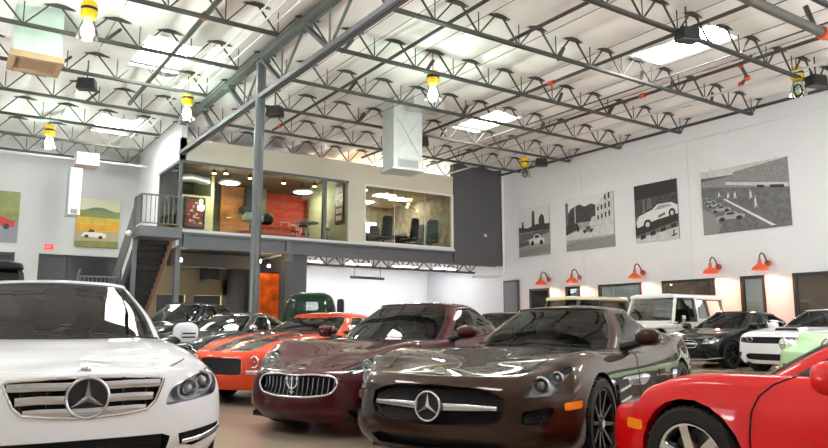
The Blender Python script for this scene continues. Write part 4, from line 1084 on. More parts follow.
def cab_vert(car, t, side=1, off=.006, v0=0, v1=2):
    br, vv, P = car.cab; i = int(np.argmin(abs(br-t)))
    return [(P[i,j,0]+(off if t < 3 else 0), (P[i,j,1]+off)*side, P[i,j,2]) for j in range(len(vv)) if v0 <= vv[j] <= v1]
def interior(car, base, sdash, zbelt, seats, zs, tub, seatm=None, wheel=None, dash=True, head=True, ltop=.25):
    """cabin tub: skin below the glass is removed and a dark tub with dash, wheel and seats goes in"""
    foot = [(s_, y) for s_, y in base]
    poly = foot + [(s_, -y) for s_, y in foot[::-1] if y > 1e-6]
    poly = [(a, b*.95) for a, b in poly]
    car.cut(98, poly, 'z', zbelt-.35, both=False)
    car.take(98)
    s0 = min(p[0] for p in foot)+.0; s1 = max(p[0] for p in foot); w = max(p[1] for p in foot)*.97
    b_ = MB(); b_.box(-s1+.02,-w,tub-.02,-s0-.35,w,tub); b_.box(-s1+.02,-w,tub,-s1+.04,w,zbelt-.08); b_.box(-s1,-w,tub,-s0-.2,-w+.03,zbelt-.08); b_.box(-s1,w-.03,tub,-s0-.2,w,zbelt-.08)
    b_.build('cabin_tub', INTB, car.root)
    if dash:
        b_ = MB(); zt = zbelt-.02
        pr = [(-s0-.06,zt-.1),(-s0-.08,zt-.03),(-sdash+.2,zt),(-sdash,zt-.03),(-sdash-.03,zt-.14),(-sdash+.02,tub+.05),(-s0-.3,tub+.0)]
        b_.prism(pr, 2*w-.08, ((0,-w+.04,0),(1,0,0),(0,0,1),(0,1,0))); b_.build('dashboard', INTB, car.root, bevel=.015)
    if wheel is None: wheel = .38
    b_ = MB(); c = Vector((-sdash-.2, wheel, zbelt-.04)); nn = Vector((-.9,0,.42)).normalized()
    b_.torus(c, .185, .016, nn, 24, 8); b_.tube([c+nn*-.03, c+Vector((.2,0,-.08))], .03, 8)
    u = Vector((0,1,0)); b_.bar(c-u*.17, c+u*.17, .03, .02); b_.bar(c, c+nn.cross(u)*.17, .03, .02); b_.build('steering_wheel', INTB, car.root)
    for (ss, y, hs) in seats:
        b_ = MB(); z0 = tub
        b_.prism([(0,0),(.0,.3),(-.45,.24),(-.5,0)], .5, ((-ss+.45,y-.25,z0),(1,0,0),(0,0,1),(0,1,0)))
        zt = hs-.2
        b_.prism([(-.0,.2),(-.14,zt-z0),(-.24,zt-z0-.02),(-.16,.15)], .48, ((-ss,y-.24,z0),(1,0,0),(0,0,1),(0,1,0)))
        if head:
            superell(b_, (-ss-.2,y,hs-.1),(.07,.14,.1),.7,12,8); b_.tube([(-ss-.19,y-.05,zt-.04),(-ss-.19,y-.05,hs-.12)],.008,5); b_.tube([(-ss-.19,y+.05,zt-.04),(-ss-.19,y+.05,hs-.12)],.008,5)
        b_.build('seat', seatm or LEA, car.root, bevel=.03)
    # inside mirror
def mirror(car, s_, y, z, m, size=(.09,.12,.075), stalk=.12, both=True, tilt=0):
    for side in ((1,-1) if both else (1,)):
        b_ = MB(); superell(b_, (-s_, side*y, z), size, .72, 18, 12); 
        o = b_.build('mirror', m, car.root, smooth=True)
        b_ = MB(); b_.tube([(-s_+.02, side*(y-size[1]*.5), z-size[2]*.6), (-s_+.05, side*(y-size[1]-stalk), z-size[2]-.02)], [.03,.045], 8); b_.build('stalk', RUB, o, smooth=True)
        b_ = MB(); superell(b_, (-s_-size[0]*.86, side*y, z), (.012, size[1]*.82, size[2]*.78), .6, 14, 8); b_.build('mirror_glass', MIRG, o, smooth=True)
def star(b_, c, R, n=(1,0,0), ring=True, t=.02):
    """three-pointed star inside a ring, facing n"""
    c = Vector(c); n = Vector(n).normalized(); u = Vector((0,0,1)).cross(n).normalized(); v = n.cross(u)
    if ring: b_.torus(c, R, R*.085, n, 36, 8)
    ctr = c+n*t
    for k in range(3):
        a = PI/2+2*PI*k/3; tip = c+(u*math.cos(a)+v*math.sin(a))*R*.96+n*t*.15
        l = c+(u*math.cos(a+PI/3)+v*math.sin(a+PI/3))*R*.17+n*t*.15; r = c+(u*math.cos(a-PI/3)+v*math.sin(a-PI/3))*R*.17+n*t*.15
        b_.add([ctr,tip,l,r,c-n*.004],[(0,1,2),(0,3,1),(4,2,1),(4,1,3)])
def patch(car, name, poly, axis, side, m, off=.009):
    """thin raised lens or badge that follows the skin"""
    q = [car.hit(a,b,axis,side,off) for a, b in poly]; q2 = [car.hit(a,b,axis,side,-.01) for a, b in poly]; n = len(q)
    cx, cy = sum(p[0] for p in poly)/n, sum(p[1] for p in poly)/n
    b_ = MB(); b_.add(q+q2+[car.hit(cx,cy,axis,side,off+.002)],[(i,(i+1)%n,2*n) for i in range(n)]+[(i,(i+1)%n,n+(i+1)%n,n+i) for i in range(n)])
    return b_.build(name, m, car.root, smooth=40)
def underbody(car, s0, s1, w, z=.2):
    b_ = MB(); b_.box(-s1,-w,z,-s0,w,z+.05); b_.build('underbody', DARKM, car.root)
# ------------------------------------------------------------------ the parked cars
def paint(name, col, metal=0., rough=.3, flake=None):
    return mat(name, col, .5, metal, coat=1., spec=.15, noise=(90,flake) if flake else (1.5,.01))
HC = dict()
# ---- white sedan, front left
c = Car('sedan', (.735,4.41), -1.61, 'white sedan with wide chrome-barred grille, nearest the camera at far left', 'car')
HC['C'] = c
WP = paint('white_car_paint', (240,244,252), 0, .3)
out = [(0,0),(.015,.34),(.09,.64),(.26,.82),(.48,.87),(.80,.885),(1.4,.885),(2.2,.885),(3.0,.885),(3.55,.885),(4.2,.83),(4.5,.55),(4.59,0)]
F3 = lambda a, b, d: [a]*4+[b]*6+[d]*3
c.set_body(Body(out, [(F3(.10,.07,.1),F3(.22,.2,.24)), (F3(.0,.015,.0),F3(.37,.34,.4)), (F3(0,0,0),F3(.55,.58,.6)), (F3(.03,.035,.04),F3(.70,.74,.82)),
    ([.075,.075,.085,.14,.16,.15,.125,.10,.09,.09,.1,.12,.12],[.775,.775,.782,.80,.84,.88,.915,.935,.955,.975,.985,.99,.99])],
    [(.22,[.0,.0,.005,.015,.02,.025,.03,.03,.03,.03,.03,.02,.02]),(.6,[.0,.0,.0,.0,.005,.01,.015,.02,.02,.02,.02,.01,.01])],
    [(.20,.812),(.23,.815),(.30,.825),(.45,.845),(.6,.868),(.85,.905),(1.25,.955),(2.2,.98),(3.,1.0),(3.5,1.05),(4.0,1.08),(4.3,1.07),(4.42,1.06)], 9, 6))
arches(c,.80,3.55,.885,.355,.325,None)
GRH = [(.2,.758),(.40,.748),(.425,.735),(.408,.69),(.372,.61),(.325,.567),(.18,.547)]
GR = [(0,.762)]+GRH+[(0,.536)]+[(-y,z) for y, z in GRH[::-1]]
HL = rnd([(.435,.578),(.452,.64),(.478,.68),(.59,.738),(.75,.782),(.795,.775),(.81,.70),(.78,.625),(.61,.60)],.25)
LI = [(-.42,.42),(.42,.42),(.47,.40),(.44,.27),(-.44,.27),(-.47,.40)]
FG = [(.52,.41),(.81,.445),(.825,.385),(.62,.325),(.535,.345)]
c.cut(1,GR,'s',.5,False); c.cut(2,HL,'s',.75); c.cut(3,LI,'s',.4,False); c.cut(4,FG,'s',.6)
IN = (-1,0,0)
g = c.recess(1,'grille',.07,DARKM,RUB,inward=IN)
for z in (.722,.648,.578):
    hw = .405-.085*(.722-z)/.144; pts = c.drape([(-hw,z-.004),(-.25,z),(0,z-.006),(.25,z),(hw,z-.004)],'s',1,-.012,6)
    b_ = MB(); b_.strip(pts,.03,.044); b_.build('grille_bar', SATIN, g, smooth=50)
for y in (-.33,-.2,.2,.33):
    b_ = MB(); h = c.hit(y,.65,'s'); b_.box(h.x-.05,y-.006,.55,h.x-.025,y+.006,.745); b_.build('grille_strut', BLK, g)
c.tube('grille_surround', c.drape(GR,'s',1,.0,3,True), .009, CHROME, g, 6, True)
b_ = MB(); h = c.hit(0,.65,'s'); b_.lathe([(0,.0),(.104,0),(.104,.02),(0,.03)], c=(h.x-.012,0,.65), axis='x', n=32); b_.build('emblem_disc', BLK, g)
b_ = MB(); star(b_,(h.x+.014,0,.65),.111,(1,0,.06),True,.03); b_.build('star_emblem', SATIN, g, smooth=30)
def headlamp(c, pid, depth, lamps, m=REFL, lens=LENS):
    """clear lens over a silvery bucket holding round lamps"""
    V, F, bd = c.take(pid)
    if not V: return None
    o = None
    for side in (1,-1):
        fs = [f for f in F if V[f[0]].y*side > 0]
        if not fs: continue
        ids = sorted({i for f in fs for i in f}); mp = {i:k for k, i in enumerate(ids)}
        vv = [V[i] for i in ids]; ff = [[mp[i] for i in f] for f in fs]; bb = [(mp[a],mp[b]) for a, b in bd if a in mp and b in mp]
        o = c.skin_obj('headlight', vv, ff, lens)
        b_ = MB(); W = [v-c.nrm(v)*.012+Vector((-depth,0,0)) for v in vv]; n = len(vv)
        b_.add(W, ff); b_.add(vv+W, [(a,b,n+b,n+a) for a, b in bb]); b_.build('reflector', m, o, smooth=60)
        for (s_, y, z, r) in lamps:
            s_ = -c.hit(y*side,z,'s').x+.045
            b_ = MB(); b_.torus((-s_,y*side,z), r, r*.16, (1,.15*side,0), 22, 6); b_.lathe([(r*.95,.0),(r*.6,-.03),(0,-.045)], c=(-s_,y*side,z), axis='x', n=20, cap=False)
            b_.ball((-s_-.005,y*side,z),(r*.5,r*.55,r*.55)); b_.build('lamp', mat('lamp_silver',(206,210,214),.3,.6), o, smooth=50)
    return o
headlamp(c,2,.10,[(.19,.585,.665,.062),(.29,.69,.705,.062)], mat('grey_reflector', (176,180,186), .3, .5))
g = c.recess(3,'air_intake',.06,DARKM,BLK,inward=IN)
b_ = MB()
for z in np.arange(.28,.42,.014):
    pts = c.drape([(-.43,z),(.43,z)],'s',1,-.03,10)
    b_.strip(pts,.01,.007)
b_.build('mesh', BLK, g)
g = c.recess(4,'fog_recess',.05,BLK,BLK,inward=IN)
for sd in (1,-1):
    b_ = MB(); pts = c.drape([(.545*sd,.36),(.68*sd,.375),(.81*sd,.415)],'s',1,.004,5)
    b_.strip(pts,.02,.026); b_.build('chrome_blade', SATIN, g, smooth=50)
b_ = MB(); h = c.hit(.0,.78,'z'); p = c.hit(.16,0,'z'); b_.lathe([(0,0),(.03,0),(.026,.012),(0,.014)], c=p, n=18); star(b_,(p.x,0,p.z+.014),.026,(0.3,0,1),True,.004); b_.build('hood_badge', CHROME, c.root)
base = [(1.28,0),(1.40,.5),(1.50,.66),(1.62,.725),(2.45,.765),(3.3,.71),(3.55,.60),(3.72,0)]
top = [(2.03,0,1.405),(2.08,.38,1.392),(2.14,.50,1.375),(2.28,.555,1.365),(2.6,.575,1.378),(3.05,.55,1.36),(3.2,.48,1.345),(3.22,0,1.365)]
make_cabin(c, base, top, [(2.18,1.43),(2.22,1.432),(2.28,1.436),(2.4,1.442),(2.6,1.447),(2.9,1.435),(3.0,1.425),(3.03,1.42)], WP, CABGL, .035)
interior(c, base, 1.75, .97, [(2.35,.38,1.28),(2.35,-.38,1.28),(3.15,.4,1.22),(3.15,-.4,1.22),(3.15,0,1.2)], 0, .35, LEA)
b_ = MB(); superell(b_,(-2.0,0,1.325),(.02,.13,.04),.6,14,8); b_.build('inside_mirror', INTB, c.root)
c.finish(WP); c.lips.build('arch_lip', WP, c.root)
underbody(c,.15,4.4,.6)
put_wheels(c,.80,3.55,.875,.32,.225,.22,10,'multi',SATIN)
mirror(c,1.52,.90,1.0,WP,(.08,.10,.08),.06)
for sd in (1,-1):
    b_ = MB()
    for z in (.985,.955): b_.box(-1.52+.066,sd*.90-.045,z,-1.52+.084,sd*.90+.06,z+.012)
    b_.build('mirror_turn_signal', BLK, c.root)
    c.tube('door_seam', c.drape([(1.5,.88),(1.42,.75),(1.42,.3)],'y',sd,.001,6), .004, DARKM)
    c.tube('chrome_sill', cab_path(c,3,5,0.,sd), .006, CHROME)
    c.tube('hood_seam', [c.hit(s_,y*sd,'z',1,.0005) for s_, y in ((.22,.50),(.4,.62),(.8,.70),(1.3,.735))], .0035, DARKM)
    b_ = MB(); b_.cbox((-2.3,sd*.895,.86),(.2,.03,.025)); b_.build('door_handle', WP, c.root, bevel=.008)
for y in (.0,.02):
    pass
b_ = MB(); b_.tube([c.hit(1.22,.62,'z',1,.015), (-1.34,.1,1.0)], .007, 5); b_.tube([c.hit(1.22,.1,'z',1,.015), (-1.32,-.5,1.005)], .007, 5); b_.build('wiper', RUB, c.root)

# ---- brown gull-door sports car, centre
c = Car('sports_coupe', (2.93,4.17), -2.735, 'metallic brown long-hood sports coupe with three-pointed star across a mesh grille', 'car'); HC['SLS'] = c
BP = paint('brown_metallic_paint', (54,32,20), .55, .35, .06)
out = [(0,0),(.04,.40),(.13,.70),(.36,.89),(.55,.945),(.92,.965),(1.6,.945),(2.3,.945),(3.05,.955),(3.6,.97),(4.3,.90),(4.56,.6),(4.64,0)]
c.set_body(Body(out, [(F3(.09,.05,.1),F3(.15,.17,.22)), (F3(.0,.0,.0),F3(.27,.30,.38)), (F3(0,0,0),F3(.44,.50,.6)), (F3(.03,.012,.03),F3(.595,.69,.78)),
    ([.09,.09,.10,.12,.11,.09,.08,.075,.075,.08,.1,.12,.12],[.69,.69,.695,.735,.79,.845,.825,.81,.85,.925,.93,.92,.92])],
    [(.2,[.0,.0,.005,.015,.02,.018,.02,.03,.03,.03,.03,.02,.02]),(.6,[.0,.0,.0,.003,.006,.0,.005,.01,.02,.02,.02,.01,.01])],
    [(.26,.732),(.30,.735),(.4,.745),(.6,.762),(.78,.78),(1.05,.805),(1.65,.86),(2.4,.88),(3.2,.92),(3.8,.965),(4.2,.965),(4.38,.95),(4.48,.94)], 9, 6))
arches(c,.92,3.6,.965,.375,.335,None,.385)
GRH = [(.3,.630),(.46,.605),(.54,.57),(.55,.48),(.51,.41),(.42,.38)]
GR = [(0,.638)]+GRH+[(0,.362)]+[(-y,z) for y, z in GRH[::-1]]
HL = rnd([(.655,.57),(.675,.64),(.735,.72),(.84,.775),(.885,.765),(.85,.67),(.835,.58)],.25)
SI = rnd([(.665,.485),(.83,.51),(.825,.445),(.77,.395),(.655,.40)],.2)
LI = [(-.50,.275),(.50,.275),(.56,.25),(.50,.19),(-.50,.19),(-.56,.25)]
c.cut(1,GR,'s',.55,False); c.cut(2,HL,'s',.85); c.cut(3,LI,'s',.5,False); c.cut(4,SI,'s',.8)
g = c.recess(1,'grille',.075,DARKM,BLK,inward=IN)
def meshfill(c, g, poly, dz=.026, off=-.03, r=.0035):
    b_ = MB(); ys = [p[0] for p in poly]; zs = [p[1] for p in poly]; z0, z1, y0, y1 = min(zs), max(zs), min(ys), max(ys)
    for sg in (1,-1):
        k = y0-(z1-z0)
        while k < y1+(z1-z0):
            seg = []
            for t in np.linspace(0,1,14):
                z = z0+(z1-z0)*t; y = k+sg*(z-z0)*1.1+(0 if sg > 0 else (z1-z0))
                if inpoly(poly,y,z): seg.append(tuple(c.hit(y,z,'s',1,off)))
                elif len(seg) > 1: b_.tube(seg,r,4); seg = []
                else: seg = []
            if len(seg) > 1: b_.tube(seg,r,4)
            k += dz
    b_.build('mesh', BLK, g)
meshfill(c,g,GR)
c.tube('grille_surround', c.drape(GR,'s',1,.0,3,True), .008, BP, g, 6, True)
STZ = .492
for sd in (1,-1):
    b_ = MB(); pts = c.drape([(.09*sd,STZ),(.3*sd,STZ+.004),(.50*sd,STZ+.004)],'s',1,-.008,6)
    b_.strip(pts,.03,list(np.linspace(.05,.032,len(pts)))); b_.build('grille_wing', SATIN, g, smooth=50)
h = c.hit(0,STZ,'s')
b_ = MB(); b_.lathe([(0,-.02),(.095,-.02),(.095,0),(0,.005)], c=(h.x+.015,0,STZ), axis='x', n=32); b_.build('emblem_disc', BLK, g)
b_ = MB(); star(b_,(h.x+.028,0,STZ),.10,(1,0,.08),True,.028); b_.build('star_emblem', SATIN, g, smooth=30)
headlamp(c,2,.10,[(.30,.735,.645,.055),(.40,.80,.69,.04)], mat('grey_reflector', (176,180,186), .3, .5))
g = c.recess(3,'air_intake',.06,DARKM,BLK,inward=IN)
g = c.recess(4,'side_intake',.05,DARKM,BLK,inward=IN)
meshfill(c,g,SI); meshfill(c,g,[(-a,b) for a, b in SI])
p = c.hit(.16,0,'z'); b_ = MB(); b_.lathe([(0,0),(.034,0),(.03,.01),(0,.012)], c=p, n=18); b_.build('hood_badge', CHROME, c.root)
base = [(1.86,0),(1.95,.50),(2.04,.66),(2.18,.725),(2.95,.74),(3.62,.62),(3.85,.5),(4.05,0)]
top = [(2.50,0,1.215),(2.53,.34,1.205),(2.58,.46,1.19),(2.68,.52,1.18),(2.98,.55,1.185),(3.30,.50,1.14),(3.38,.44,1.12),(3.42,0,1.15)]
make_cabin(c, base, top, [(2.62,1.238),(2.64,1.24),(2.68,1.246),(2.78,1.256),(2.95,1.262),(3.12,1.235),(3.18,1.22),(3.2,1.21)], BP, CABGL, .04)
interior(c, base, 2.35, .86, [(2.98,.38,1.10),(2.98,-.38,1.10)], 0, .3, LEAT)
c.finish(BP); c.lips.build('arch_lip', BP, c.root)
underbody(c,.15,4.45,.6,.15)
SPK = mat('dark_grey_wheel', (62,60,60), .3, .8)
put_wheels(c,.92,3.6,.965,.335,.265,.255,10,'multi',SPK,SATIN)
mirror(c,2.12,1.0,.95,BP,(.08,.12,.075),.12,both=False)
for sd in (1,-1):
    c.tube('door_seam', c.drape([(2.15,.85),(2.0,.72),(1.98,.28),(2.1,.22),(3.0,.22)],'y',sd,.001,6), .004, DARKM)
    c.tube('hood_seam', [c.hit(s_,y*sd,'z',1,.0005) for s_, y in ((.30,.56),(.6,.66),(1.1,.74),(1.6,.76),(2.05,.72))], .0035, DARKM)
    b_ = MB(); b_.prism([(1.30,.59),(1.60,.62),(1.64,.56),(1.58,.38),(1.34,.36)], .012, ((0,0,0),(-1,0,0),(0,0,1),(0,1,0)))
    b_.v = [(x,sd*(abs(c.hit(-x,z,'y',sd).y)+.001+abs(y)),z) for x, y, z in b_.v]; v_ = b_.build('side_vent', DARKM, c.root)
    for z in (.54,.45):
        pts = c.drape([(1.30,z),(1.62,z+.02)],'y',sd,.016,4); b_ = MB()
        b_.strip(pts,.02,.022); b_.build('vent_fin', SATIN, v_, smooth=50)
    patch(c,'side_marker',rnd([(.35,.53),(.51,.54),(.50,.49),(.345,.478)],.15,2),'y',sd,AMB)
    b_ = MB(); q = c.hit(2.75,.62,'y',sd,.004); b_.cbox(q,(.2,.015,.05)); b_.build('door_handle', DARKM, c.root, bevel=.006)
    b_ = MB()
    for k in range(1): b_.prism([(.0,0),(.34,.03),(.34,.06),(0,.05)], .004, (c.hit(1.18,sd*.42,'z',1,.002),(-1,0,.04),(0,sd,0),(0,0,1)))
    b_.build('hood_vent', DARKM, c.root)
b_ = MB(); b_.tube([c.hit(1.86,.55,'z',1,.02), c.hit(1.88,-.1,'z',1,.03)], .007, 5); b_.tube([c.hit(1.86,.0,'z',1,.02), c.hit(1.92,-.6,'z',1,.03)], .007, 5); b_.build('wiper', RUB, c.root)

# ---- dark red coupe with oval grille
c = Car('sports_coupe', (2.853,6.332), -2.649, 'dark red coupe with trident emblem in an oval barred grille', 'car'); HC['Mas'] = c
MP = paint('dark_red_metallic_paint', (74,3,22), .4, .35, .05)
out = [(0,0),(.035,.34),(.16,.62),(.42,.82),(.62,.89),(.93,.925),(1.6,.905),(2.4,.905),(3.2,.92),(3.87,.925),(4.5,.85),(4.8,.5),(4.88,0)]
c.set_body(Body(out, [(F3(.08,.06,.1),F3(.15,.19,.24)), (F3(.0,.01,.0),F3(.26,.30,.4)), (F3(0,0,0),F3(.42,.52,.6)), (F3(.03,.02,.03),F3(.56,.70,.80)),
    ([.09,.09,.10,.12,.11,.085,.08,.075,.075,.08,.1,.12,.12],[.615,.615,.63,.70,.79,.875,.875,.875,.91,.96,.955,.94,.94])],
    [(.22,[.0,.0,.005,.015,.02,.02,.02,.03,.03,.03,.03,.02,.02]),(.6,[.0,.0,.0,-.004,-.008,-.01,.0,.01,.02,.02,.02,.01,.01])],
    [(.24,.665),(.28,.67),(.38,.69),(.58,.735),(.75,.77),(1.05,.815),(1.6,.895),(2.5,.92),(3.3,.96),(3.9,1.02),(4.4,1.01),(4.6,.99),(4.7,.98)], 9, 6))
arches(c,.93,3.87,.925,.365,.335,None)
GR = rnd([(-.43,.572),(-.2,.59),(0,.575),(.2,.59),(.43,.572),(.465,.49),(.40,.412),(.2,.385),(0,.38),(-.2,.385),(-.40,.412),(-.465,.49)],.3,3)
HL = rnd([(.475,.615),(.56,.735),(.68,.80),(.72,.79),(.70,.68),(.60,.60)],.25)
c.cut(1,GR,'s',.55,False); c.cut(2,HL,'s',1.0)
LI = rnd([(.55,.27),(.83,.30),(.80,.22),(.58,.2)],.2); c.cut(3,LI,'s',.8)
g = c.recess(1,'grille',.09,DARKM,BLK,inward=IN)
for y in np.linspace(-.42,.42,16):
    zz = [z for z in np.linspace(.37,.60,40) if inpoly(GR,y,z)]
    if len(zz) < 3: continue
    b_ = MB(); pts = [c.hit(y,z,'s',1,-.03-.02*(1-abs(2*(z-zz[0])/(zz[-1]-zz[0])-1))) for z in np.linspace(zz[0],zz[-1],6)]
    b_.strip(pts,.008,.014,(0,1,0)); b_.build('grille_bar', mat('dark_chrome', (120,122,126), .2, 1.), g, smooth=50)
c.tube('grille_surround', c.drape(GR,'s',1,.004,2,True), .011, CHROME, g, 8, True)
h = c.hit(0,.45,'s'); b_ = MB(); X = h.x+.008
b_.bar((X,0,.41),(X,0,.56),.016,.018,(0,1,0)); b_.tube([(X,-.06,.55),(X,-.056,.50),(X,-.03,.465),(X,0,.46),(X,.03,.465),(X,.056,.50),(X,.06,.55)],.009,6)
for y in (-.06,0,.06): b_.prism([(-.018,0),(.018,0),(0,.036)],.012,((X-.005,y,.543),(0,1,0),(0,0,1),(1,0,0)))
b_.cbox((X,0,.43),(.016,.045,.014)); b_.build('trident_emblem', CHROME, g, smooth=40)
headlamp(c,2,.07,[(.36,.585,.675,.045),(.45,.64,.715,.045)])
g = c.recess(3,'air_intake',.05,DARKM,BLK,inward=IN)
p = c.hit(.15,0,'z'); b_ = MB(); superell(b_,(p.x,0,p.z),(.05,.03,.012),.8,16,8); b_.build('hood_badge', CHROME, c.root)
base = [(1.62,0),(1.74,.48),(1.84,.64),(1.98,.71),(2.75,.755),(3.62,.66),(3.9,.52),(4.2,0)]
top = [(2.36,0,1.305),(2.40,.36,1.295),(2.46,.48,1.278),(2.58,.54,1.265),(2.9,.565,1.275),(3.35,.50,1.225),(3.48,.43,1.20),(3.55,0,1.23)]
make_cabin(c, base, top, [(2.5,1.332),(2.53,1.335),(2.58,1.34),(2.7,1.35),(2.9,1.353),(3.15,1.325),(3.25,1.305),(3.3,1.30)], MP, CABGL, .045)
interior(c, base, 2.1, .90, [(2.8,.38,1.18),(2.8,-.38,1.18),(3.5,.3,1.08),(3.5,-.3,1.08)], 0, .32, LEA)
c.finish(MP); c.lips.build('arch_lip', MP, c.root)
underbody(c,.15,4.7,.6,.16)
put_wheels(c,.93,3.87,.915,.335,.25,.25,7,'multi',SATIN,twin=True)
mirror(c,1.96,.97,.98,MP,(.085,.12,.075),.1)
for sd in (1,-1):
    c.tube('door_seam', c.drape([(1.9,.88),(1.78,.74),(1.76,.3),(1.9,.24),(2.9,.24),(3.1,.5),(3.02,.9)],'y',sd,.001,6), .004, DARKM)
    c.tube('chrome_window_trim', cab_path(c,3,5,2.,sd,.012)+cab_path(c,5,3,0.,sd,.012)[:], .013, CHROME)
    c.tube('hood_seam', [c.hit(s_,y*sd,'z',1,.0005) for s_, y in ((.22,.40),(.5,.56),(1.0,.70),(1.6,.72),(1.8,.68))], .0035, DARKM)
    for k in range(3):
        b_ = MB(); q = c.hit(1.38+.09*k,.66,'y',sd,.0); superell(b_,q,(.03,.012,.02),.8,12,6); b_.build('fender_port', CHROME, c.root)
b_ = MB(); b_.tube([c.hit(1.6,.55,'z',1,.02), c.hit(1.62,-.1,'z',1,.03)], .007, 5); b_.build('wiper', RUB, c.root)
# ------------------------------------------------------------------ the remaining cars
def stdcar(L, W, f, r, z, nose=.4, tail=.35, front=.70, flat=.0, crest=None, spine=None, cins=.075, r3=None, zb=(.2,.2,.25), nt=6, nv=4, sharp=None):
    """a generic body: z = dict of key heights"""
    out = [(0,0),(.02+nose*.05,.38*W),(.04+nose*.3,.72*W),(nose*.9,.92*W),(nose*.9+(f-nose*.9)*.4,.97*W),(f,W),(f+.7,.99*W),((f+r)/2,.985*W),(r-.6,.99*W),(r,W),(L-tail,.95*W),(L-tail*.2,.66*W),(L,0)]
    cz = crest or [z['nose'],z['nose'],z['nose']+.01,z['nose']+.03,(z['nose']+z['fend'])/2+.02,z['fend'],z['cowl']-.03,z['belt'],z['belt']+.02,z['rear'],z['rear'],z['rear'],z['rear']]
    sp = spine or [(.22,z['nose']+.04),(.26,z['nose']+.045),(.35,z['nose']+.06),(.5,(z['nose']+z['hood'])/2+.03),(.7,z['hood']-.03),(1.0,z['hood']),(z.get('cs',1.4),z['cowl']),((f+r)/2,z['belt']+.03),(r-.5,z['belt']+.05),(r,z['rear']+.06),(L-.55,z['rear']+.06),(L-.35,z['rear']+.05),(L-.24,z['rear']+.04)]
    r3_ = r3 or F3(z['nose']-.07,(z['belt']+.5)/2+.02,z['rear']-.16)
    return Body(out, [(F3(.08,.05,.1),F3(zb[0],zb[1],zb[2])),(F3(.0,.01,.0),F3(zb[0]+.13,zb[1]+.12,.38)),(F3(0,0,0),F3(z.get('wide',.5),.55,.6)),(F3(.025,.02,.03),r3_),
        ([cins+.015]*4+[cins+.02]+[cins]*5+[.11,.12,.12],cz)],
        [(.22,[.0,.0,.005,.015,.02,.02,.02,.03,.03,.03,.03,.02,.02]),(.6,[.0,.0,.0,.003,.006,.006,.01,.015,.02,.02,.02,.01,.01])], sp, nt, nv)
def dark_fill(c, pid, name, depth=.05): return c.recess(pid,name,depth,DARKM,BLK,inward=IN)
def round_lamp(c, s_, y, z, r, m=CHROME, both=True, name='headlight'):
    for sd in ((1,-1) if both else (1,)):
        h = c.hit(y*sd,z,'s'); b_ = MB(); b_.torus((h.x+.01,y*sd,z), r, r*.13, (1,0,0), 26, 8); o = b_.build(name, m, c.root, smooth=50)
        b_ = MB(); b_.lathe([(r*.98,.0),(r*.8,.03),(0,.05)], c=(h.x+.01,y*sd,z), axis='x', n=26, cap=False); b_.build('lens', LENS, o, smooth=50)
        b_ = MB(); b_.lathe([(r*.98,.005),(r*.6,-.03),(0,-.05)], c=(h.x+.012,y*sd,z), axis='x', n=26, cap=False); b_.ball((h.x-.01,y*sd,z),r*.3); b_.build('reflector', REFL, o, smooth=50)
def wipers(c, s_, w):
    b_ = MB(); b_.tube([c.hit(s_,w,'z',1,.02), c.hit(s_+.04,w-.6,'z',1,.035)], .007, 5); b_.tube([c.hit(s_,w-.55,'z',1,.02), c.hit(s_+.05,w-1.1,'z',1,.035)], .007, 5); b_.build('wiper', RUB, c.root)

# ---- black sedan
c = Car('sedan', (15.35,11.0), 3.10, 'glossy black sports sedan parked beside the white off-road wagon', 'car'); HC['C63'] = c
KP = paint('black_car_paint', (16,16,18), 0, .3)
c.set_body(stdcar(4.75,.915,.83,3.67,dict(nose=.72,fend=.86,hood=.92,cowl=.98,belt=.96,rear=1.02,cs=1.3),.45))
arches(c,.83,3.67,.915,.365,.335,None)
GR = rnd([(-.38,.68),(.38,.68),(.46,.60),(.40,.50),(-.40,.50),(-.46,.60)],.25); LI = rnd([(-.50,.40),(.50,.40),(.60,.25),(-.60,.25)],.2)
HL = rnd([(.52,.60),(.60,.72),(.82,.78),(.83,.70),(.72,.60)],.25); SI = rnd([(.60,.44),(.84,.46),(.84,.28),(.68,.27)],.2)
c.cut(1,GR,'s',.5,False); c.cut(2,HL,'s',.8); c.cut(3,LI,'s',.5,False); c.cut(4,SI,'s',.7)
g = dark_fill(c,1,'grille',.06); c.tube('grille_surround', c.drape(GR,'s',1,.002,2,True), .012, CHROME, g, 6, True)
for z in (.60,):
    b_ = MB(); b_.strip(c.drape([(-.42,z),(.42,z)],'s',1,-.01,8),.03,.05); b_.build('grille_bar', SATIN, g, smooth=50)
h = c.hit(0,.6,'s'); b_ = MB(); star(b_,(h.x+.02,0,.6),.10,(1,0,.05),True,.02); b_.build('star_emblem', CHROME, g, smooth=30)
headlamp(c,2,.06,[(.22,.62,.67,.045),(.32,.74,.70,.045)])
dark_fill(c,3,'air_intake'); dark_fill(c,4,'side_intake')
b_ = MB(); b_.strip(c.drape([(-.86,.29),(-.6,.255),(0,.25),(.6,.255),(.86,.29)],'s',1,.035,6),.07,.03); b_.build('silver_splitter', SATIN, c.root, smooth=50)
base = [(1.32,0),(1.44,.5),(1.54,.66),(1.66,.73),(2.5,.77),(3.45,.70),(3.75,.58),(3.95,0)]
top = [(2.08,0,1.39),(2.12,.38,1.38),(2.18,.49,1.362),(2.3,.545,1.352),(2.62,.57,1.362),(3.2,.53,1.32),(3.36,.46,1.30),(3.4,0,1.33)]
make_cabin(c, base, top, [(2.2,1.42),(2.25,1.424),(2.3,1.428),(2.42,1.435),(2.65,1.44),(3.0,1.41),(3.1,1.39),(3.15,1.385)], KP, CABGL, .035)
interior(c, base, 1.8, .97, [(2.4,.38,1.26),(2.4,-.38,1.26),(3.2,.4,1.2),(3.2,-.4,1.2)], 0, .35, LEA)
c.finish(KP); c.lips.build('arch_lip', KP, c.root); underbody(c,.15,4.6,.6)
